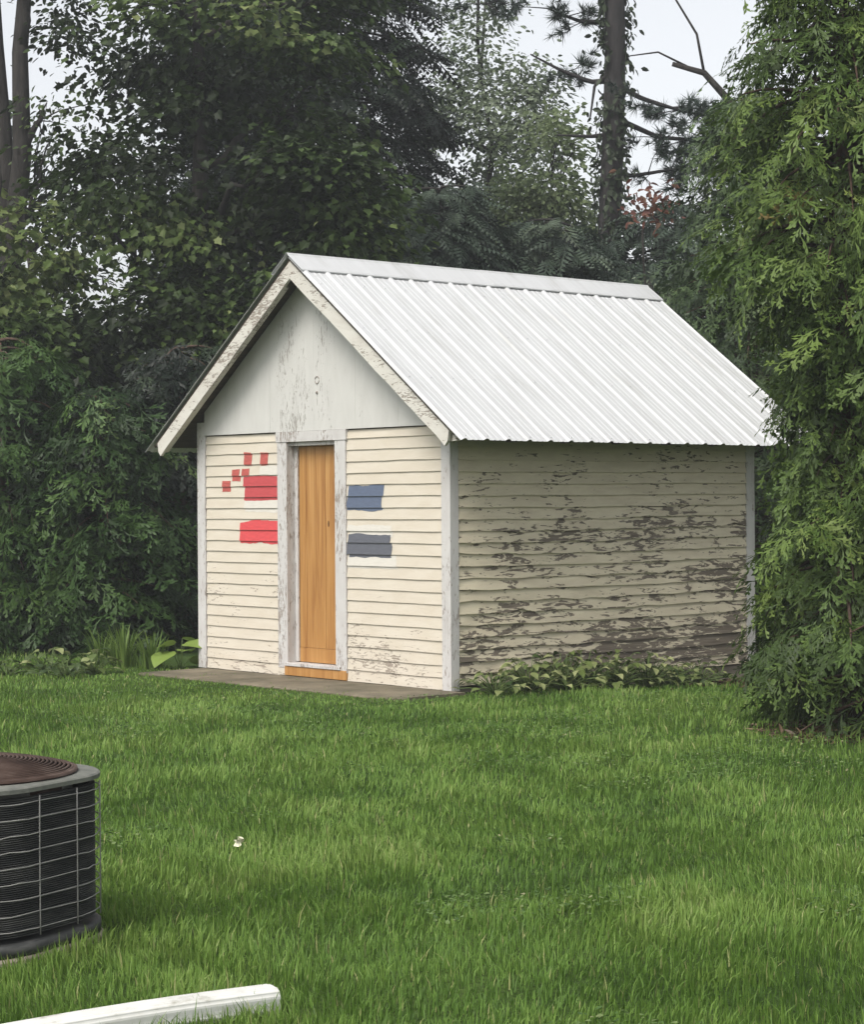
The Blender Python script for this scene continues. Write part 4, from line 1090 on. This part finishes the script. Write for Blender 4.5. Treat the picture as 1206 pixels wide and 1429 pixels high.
# ------------------------------------------------------------------ lawn
def lawn():
    rr = np.random.default_rng(101)
    # density falls with distance from where one stands; sample distance by weight
    ds = np.linspace(4.3, 21.5, 400); wd = 2*(0.215*ds+0.8); dens = 9000*(5.0/ds)**1.62
    cdf = np.cumsum(wd*dens)*(ds[1]-ds[0]); n = int(cdf[-1]); cdf /= cdf[-1]
    f = np.interp(rr.uniform(0, 1, n), cdf, ds); r = rr.uniform(-1, 1, n)*(0.215*f+0.8)
    T = np.array([CAM[0], CAM[1], 0])+RH[None]*r[:, None]+FH[None]*f[:, None]
    x, y = T[:, 0], T[:, 1]
    keep = ~((x > -0.56+0.12*rr.normal(0, 1, n)+0.25*(vnoise(np.stack([x*2.3, y*2.3, x*0], 1), 31)-0.5)+0.65*(rr.uniform(0, 1, n) > 0.84)) & (x < SL) & (y > -0.05) & (y < 3.5))
    keep &= ~((x > -0.01) & (x < SL) & (y > 0))
    c = W(-1.595, 7.20); u = RH*0.479+FH*0.878; w = -RH*0.878+FH*0.479
    pu = (T-c) @ u; pv = (T-c) @ w; keep &= ~((abs(pu) < 0.41) & (abs(pv) < 0.41))
    pc = np.stack([x*1.1, y*1.1, x*0], 1)
    patch = vnoise(pc, 21)*0.6+vnoise(pc*2.7, 22)*0.4
    # thin out under the trees and next to the foundation
    cd_ = W(2.9, 13.6); shade = np.exp(-(((x-cd_[0])**2+(y-cd_[1])**2)/1.3**2)**2)
    bare = np.exp(-((x-3.8)/1.0)**2-((y+0.55)/0.35)**2)
    back = np.clip((f-19.2)/1.5, 0, 1)*(r < -2)
    keep &= rr.uniform(0, 1, n) > np.clip(shade*0.75+bare*0.95+back*0.7, 0, 1)
    # a lived-in lawn has thin spots
    keep &= rr.uniform(0, 1, n) < 0.62+0.7*patch
    T = T[keep]; f = f[keep]; patch = patch[keep]; n = len(T); x, y = T[:, 0], T[:, 1]
    T[:, 2] = gz(x, y)-0.004
    az = rr.uniform(0, 2*math.pi, n); lean = rr.beta(1.6, 2.4, n)*0.95
    flow = vnoise(np.stack([x*1.9, y*1.9, x*0], 1), 25)*2*math.pi*1.5
    o = np.stack([np.cos(az)+0.8*np.cos(flow), np.sin(az)+0.8*np.sin(flow), np.zeros(n)], 1); o = unit(o)
    pn = vnoise(np.stack([x*4.1, y*4.1, x*0], 1), 23); pn2 = vnoise(np.stack([x*13, y*13, x*0], 1), 24)
    L = (0.036+0.034*pn*patch*2*0.9+0.014*rr.normal(0, 1, n))*np.clip(0.55+pn2*0.9, 0.5, 1.4); 
    dpad = np.hypot(np.clip(-0.7-x, 0, 9), np.clip(-0.2-y, 0, 9)+np.clip(y-3.6, 0, 9)); L = L*np.where(y > -0.6, np.clip(0.42+0.30*dpad, 0.42, 1), 1)   # trampled short by the door
    L = np.clip(L, 0.016, 0.15)
    wdt = 0.0018*(f/5.0)**0.75*rr.uniform(0.7, 1.35, n)
    s = np.stack([-o[:, 1], o[:, 0], np.zeros(n)], 1)
    tw = rr.uniform(-0.9, 0.9, n); s = s*np.cos(tw)[:, None]+o*np.sin(tw)[:, None]
    up = np.array([0, 0, 1.0])[None]
    mid = T+o*(L*lean*0.28)[:, None]+up*(L*0.55*(1-0.15*lean))[:, None]
    tip = T+o*(L*lean*0.95)[:, None]+up*(L*(1-0.55*lean*lean))[:, None]
    V = np.stack([T-s*wdt[:, None], T+s*wdt[:, None], mid+s*(wdt*0.85)[:, None], mid-s*(wdt*0.85)[:, None], tip], 1).reshape(-1, 3)
    base = np.arange(n)[:, None]*5
    Lp = (base+np.array([0, 1, 2, 3, 3, 2, 4])[None]).reshape(-1); S = (np.arange(n)[:, None]*7+np.array([0, 4])[None]).reshape(-1)
    me = bpy.data.meshes.new('lawn_grass')
    me.vertices.add(len(V)); me.vertices.foreach_set('co', V.astype(np.float32).ravel())
    me.loops.add(len(Lp)); me.loops.foreach_set('vertex_index', Lp.astype(np.int32))
    me.polygons.add(len(S)); me.polygons.foreach_set('loop_start', S.astype(np.int32)); me.update(calc_edges=True); me.shade_smooth()
    t = 0.0+0.66*patch+0.26*pn+rr.normal(0, 0.14, n); t = np.where(rr.uniform(0, 1, n) > 0.975, 0.98, np.clip(t, 0, 0.95))
    at = me.attributes.new('tint', 'FLOAT', 'POINT'); at.data.foreach_set('value', np.repeat(t.astype(np.float32), 5))
    o_ = link('lawn_grass', me, M['grass']); tag(o_, 'unevenly mown green lawn grass', kind='stuff')
    print('LAWN', n)
lawn()
def clover():
    # small round weeds and dry thatch in patches of the lawn
    rr = np.random.default_rng(111); n = 60000
    f = rr.uniform(4.4, 16.5, n); r = rr.uniform(-1, 1, n)*(0.215*f+1.0)
    T = np.array([CAM[0], CAM[1], 0])+RH[None]*r[:, None]+FH[None]*f[:, None]; x, y = T[:, 0], T[:, 1]
    p = np.stack([x*0.9, y*0.9, x*0], 1); w = vnoise(p, 41)*0.55+vnoise(p*3.1, 42)*0.45
    c = W(-1.595, 7.20); keep = (w > 0.665) & ~((x > -0.9) & (y > -0.2)) & (np.hypot(x-c[0], y-c[1]) > 0.45)
    T = T[keep]; n = len(T); T[:, 2] = gz(T[:, 0], T[:, 1])+rr.uniform(0.015, 0.05, n)
    d = rr.normal(0, 1, (n, 3)); d[:, 2] = rr.normal(0.1, 0.2, n)
    o = link('lawn_clover', scatter_mesh('lawn_clover', *T_OVAL, frames(d, np.tile([0, 0, 1.0], (n, 1))+rr.normal(0, 0.3, (n, 3)), rr.uniform(0.010, 0.024, n), 1.5), T, rr.uniform(0, 1, n)), M['clover'])
    tag(o, 'patches of clover and small weeds in the lawn', kind='stuff')
clover()

# a pale blossom lying in the lawn 
def blossom():
    rr = np.random.default_rng(7); b = W(-0.83, 9.0); b[2] = float(gz(b[0], b[1]))+0.05
    root = empty('fallen_blossom', b, 'small cream blossom lying alone in the grass', 'flower')
    for i in range(6):
        me = leafmesh('petal', 0.038, 0.014, 0.3, 0.2)
        o = link('petal', me, M['petal'], root); o.rotation_euler = (rr.normal(0, 0.5), rr.uniform(-0.9, 0.2), i*1.05+rr.normal(0, 0.2)); o.location = (rr.normal(0, 0.012), rr.normal(0, 0.012), rr.uniform(0, 0.02))
    mb = MB(); mb.tube([(0, 0, -0.05), (0.003, 0.002, -0.02), (0, 0, 0.006)], [0.002, 0.002, 0.007], 6); mb.build('stalk', M['hosta_stem'], root, True)
blossom()
# ------------------------------------------------------------------ added haze box, veils the darks like a fogged lens
def haze():
    mb = MB(); mb.box((-60, -60, -1.5), (75, 75, 15.5))
    mt, nt, out = newmat('added_veil'); v = N(nt, 'ShaderNodeVolumePrincipled')
    v.inputs['Color'].default_value = (0.93, 0.96, 1.0, 1); v.inputs['Density'].default_value = 0.0017; v.inputs['Anisotropy'].default_value = 0.2
    nt.links.new(v.outputs[0], out.inputs['Volume'])
    o = mb.build('haze', mt); tag(o, 'thin pale haze added to veil the dark tones', kind='stuff')
haze()
print('TRIS', sum(sum(len(p.vertices)-2 for p in o.data.polygons) if len(o.data.polygons) < 3000 else int(len(o.data.loops)-2*len(o.data.polygons)) for o in bpy.data.objects if o.type == 'MESH'))
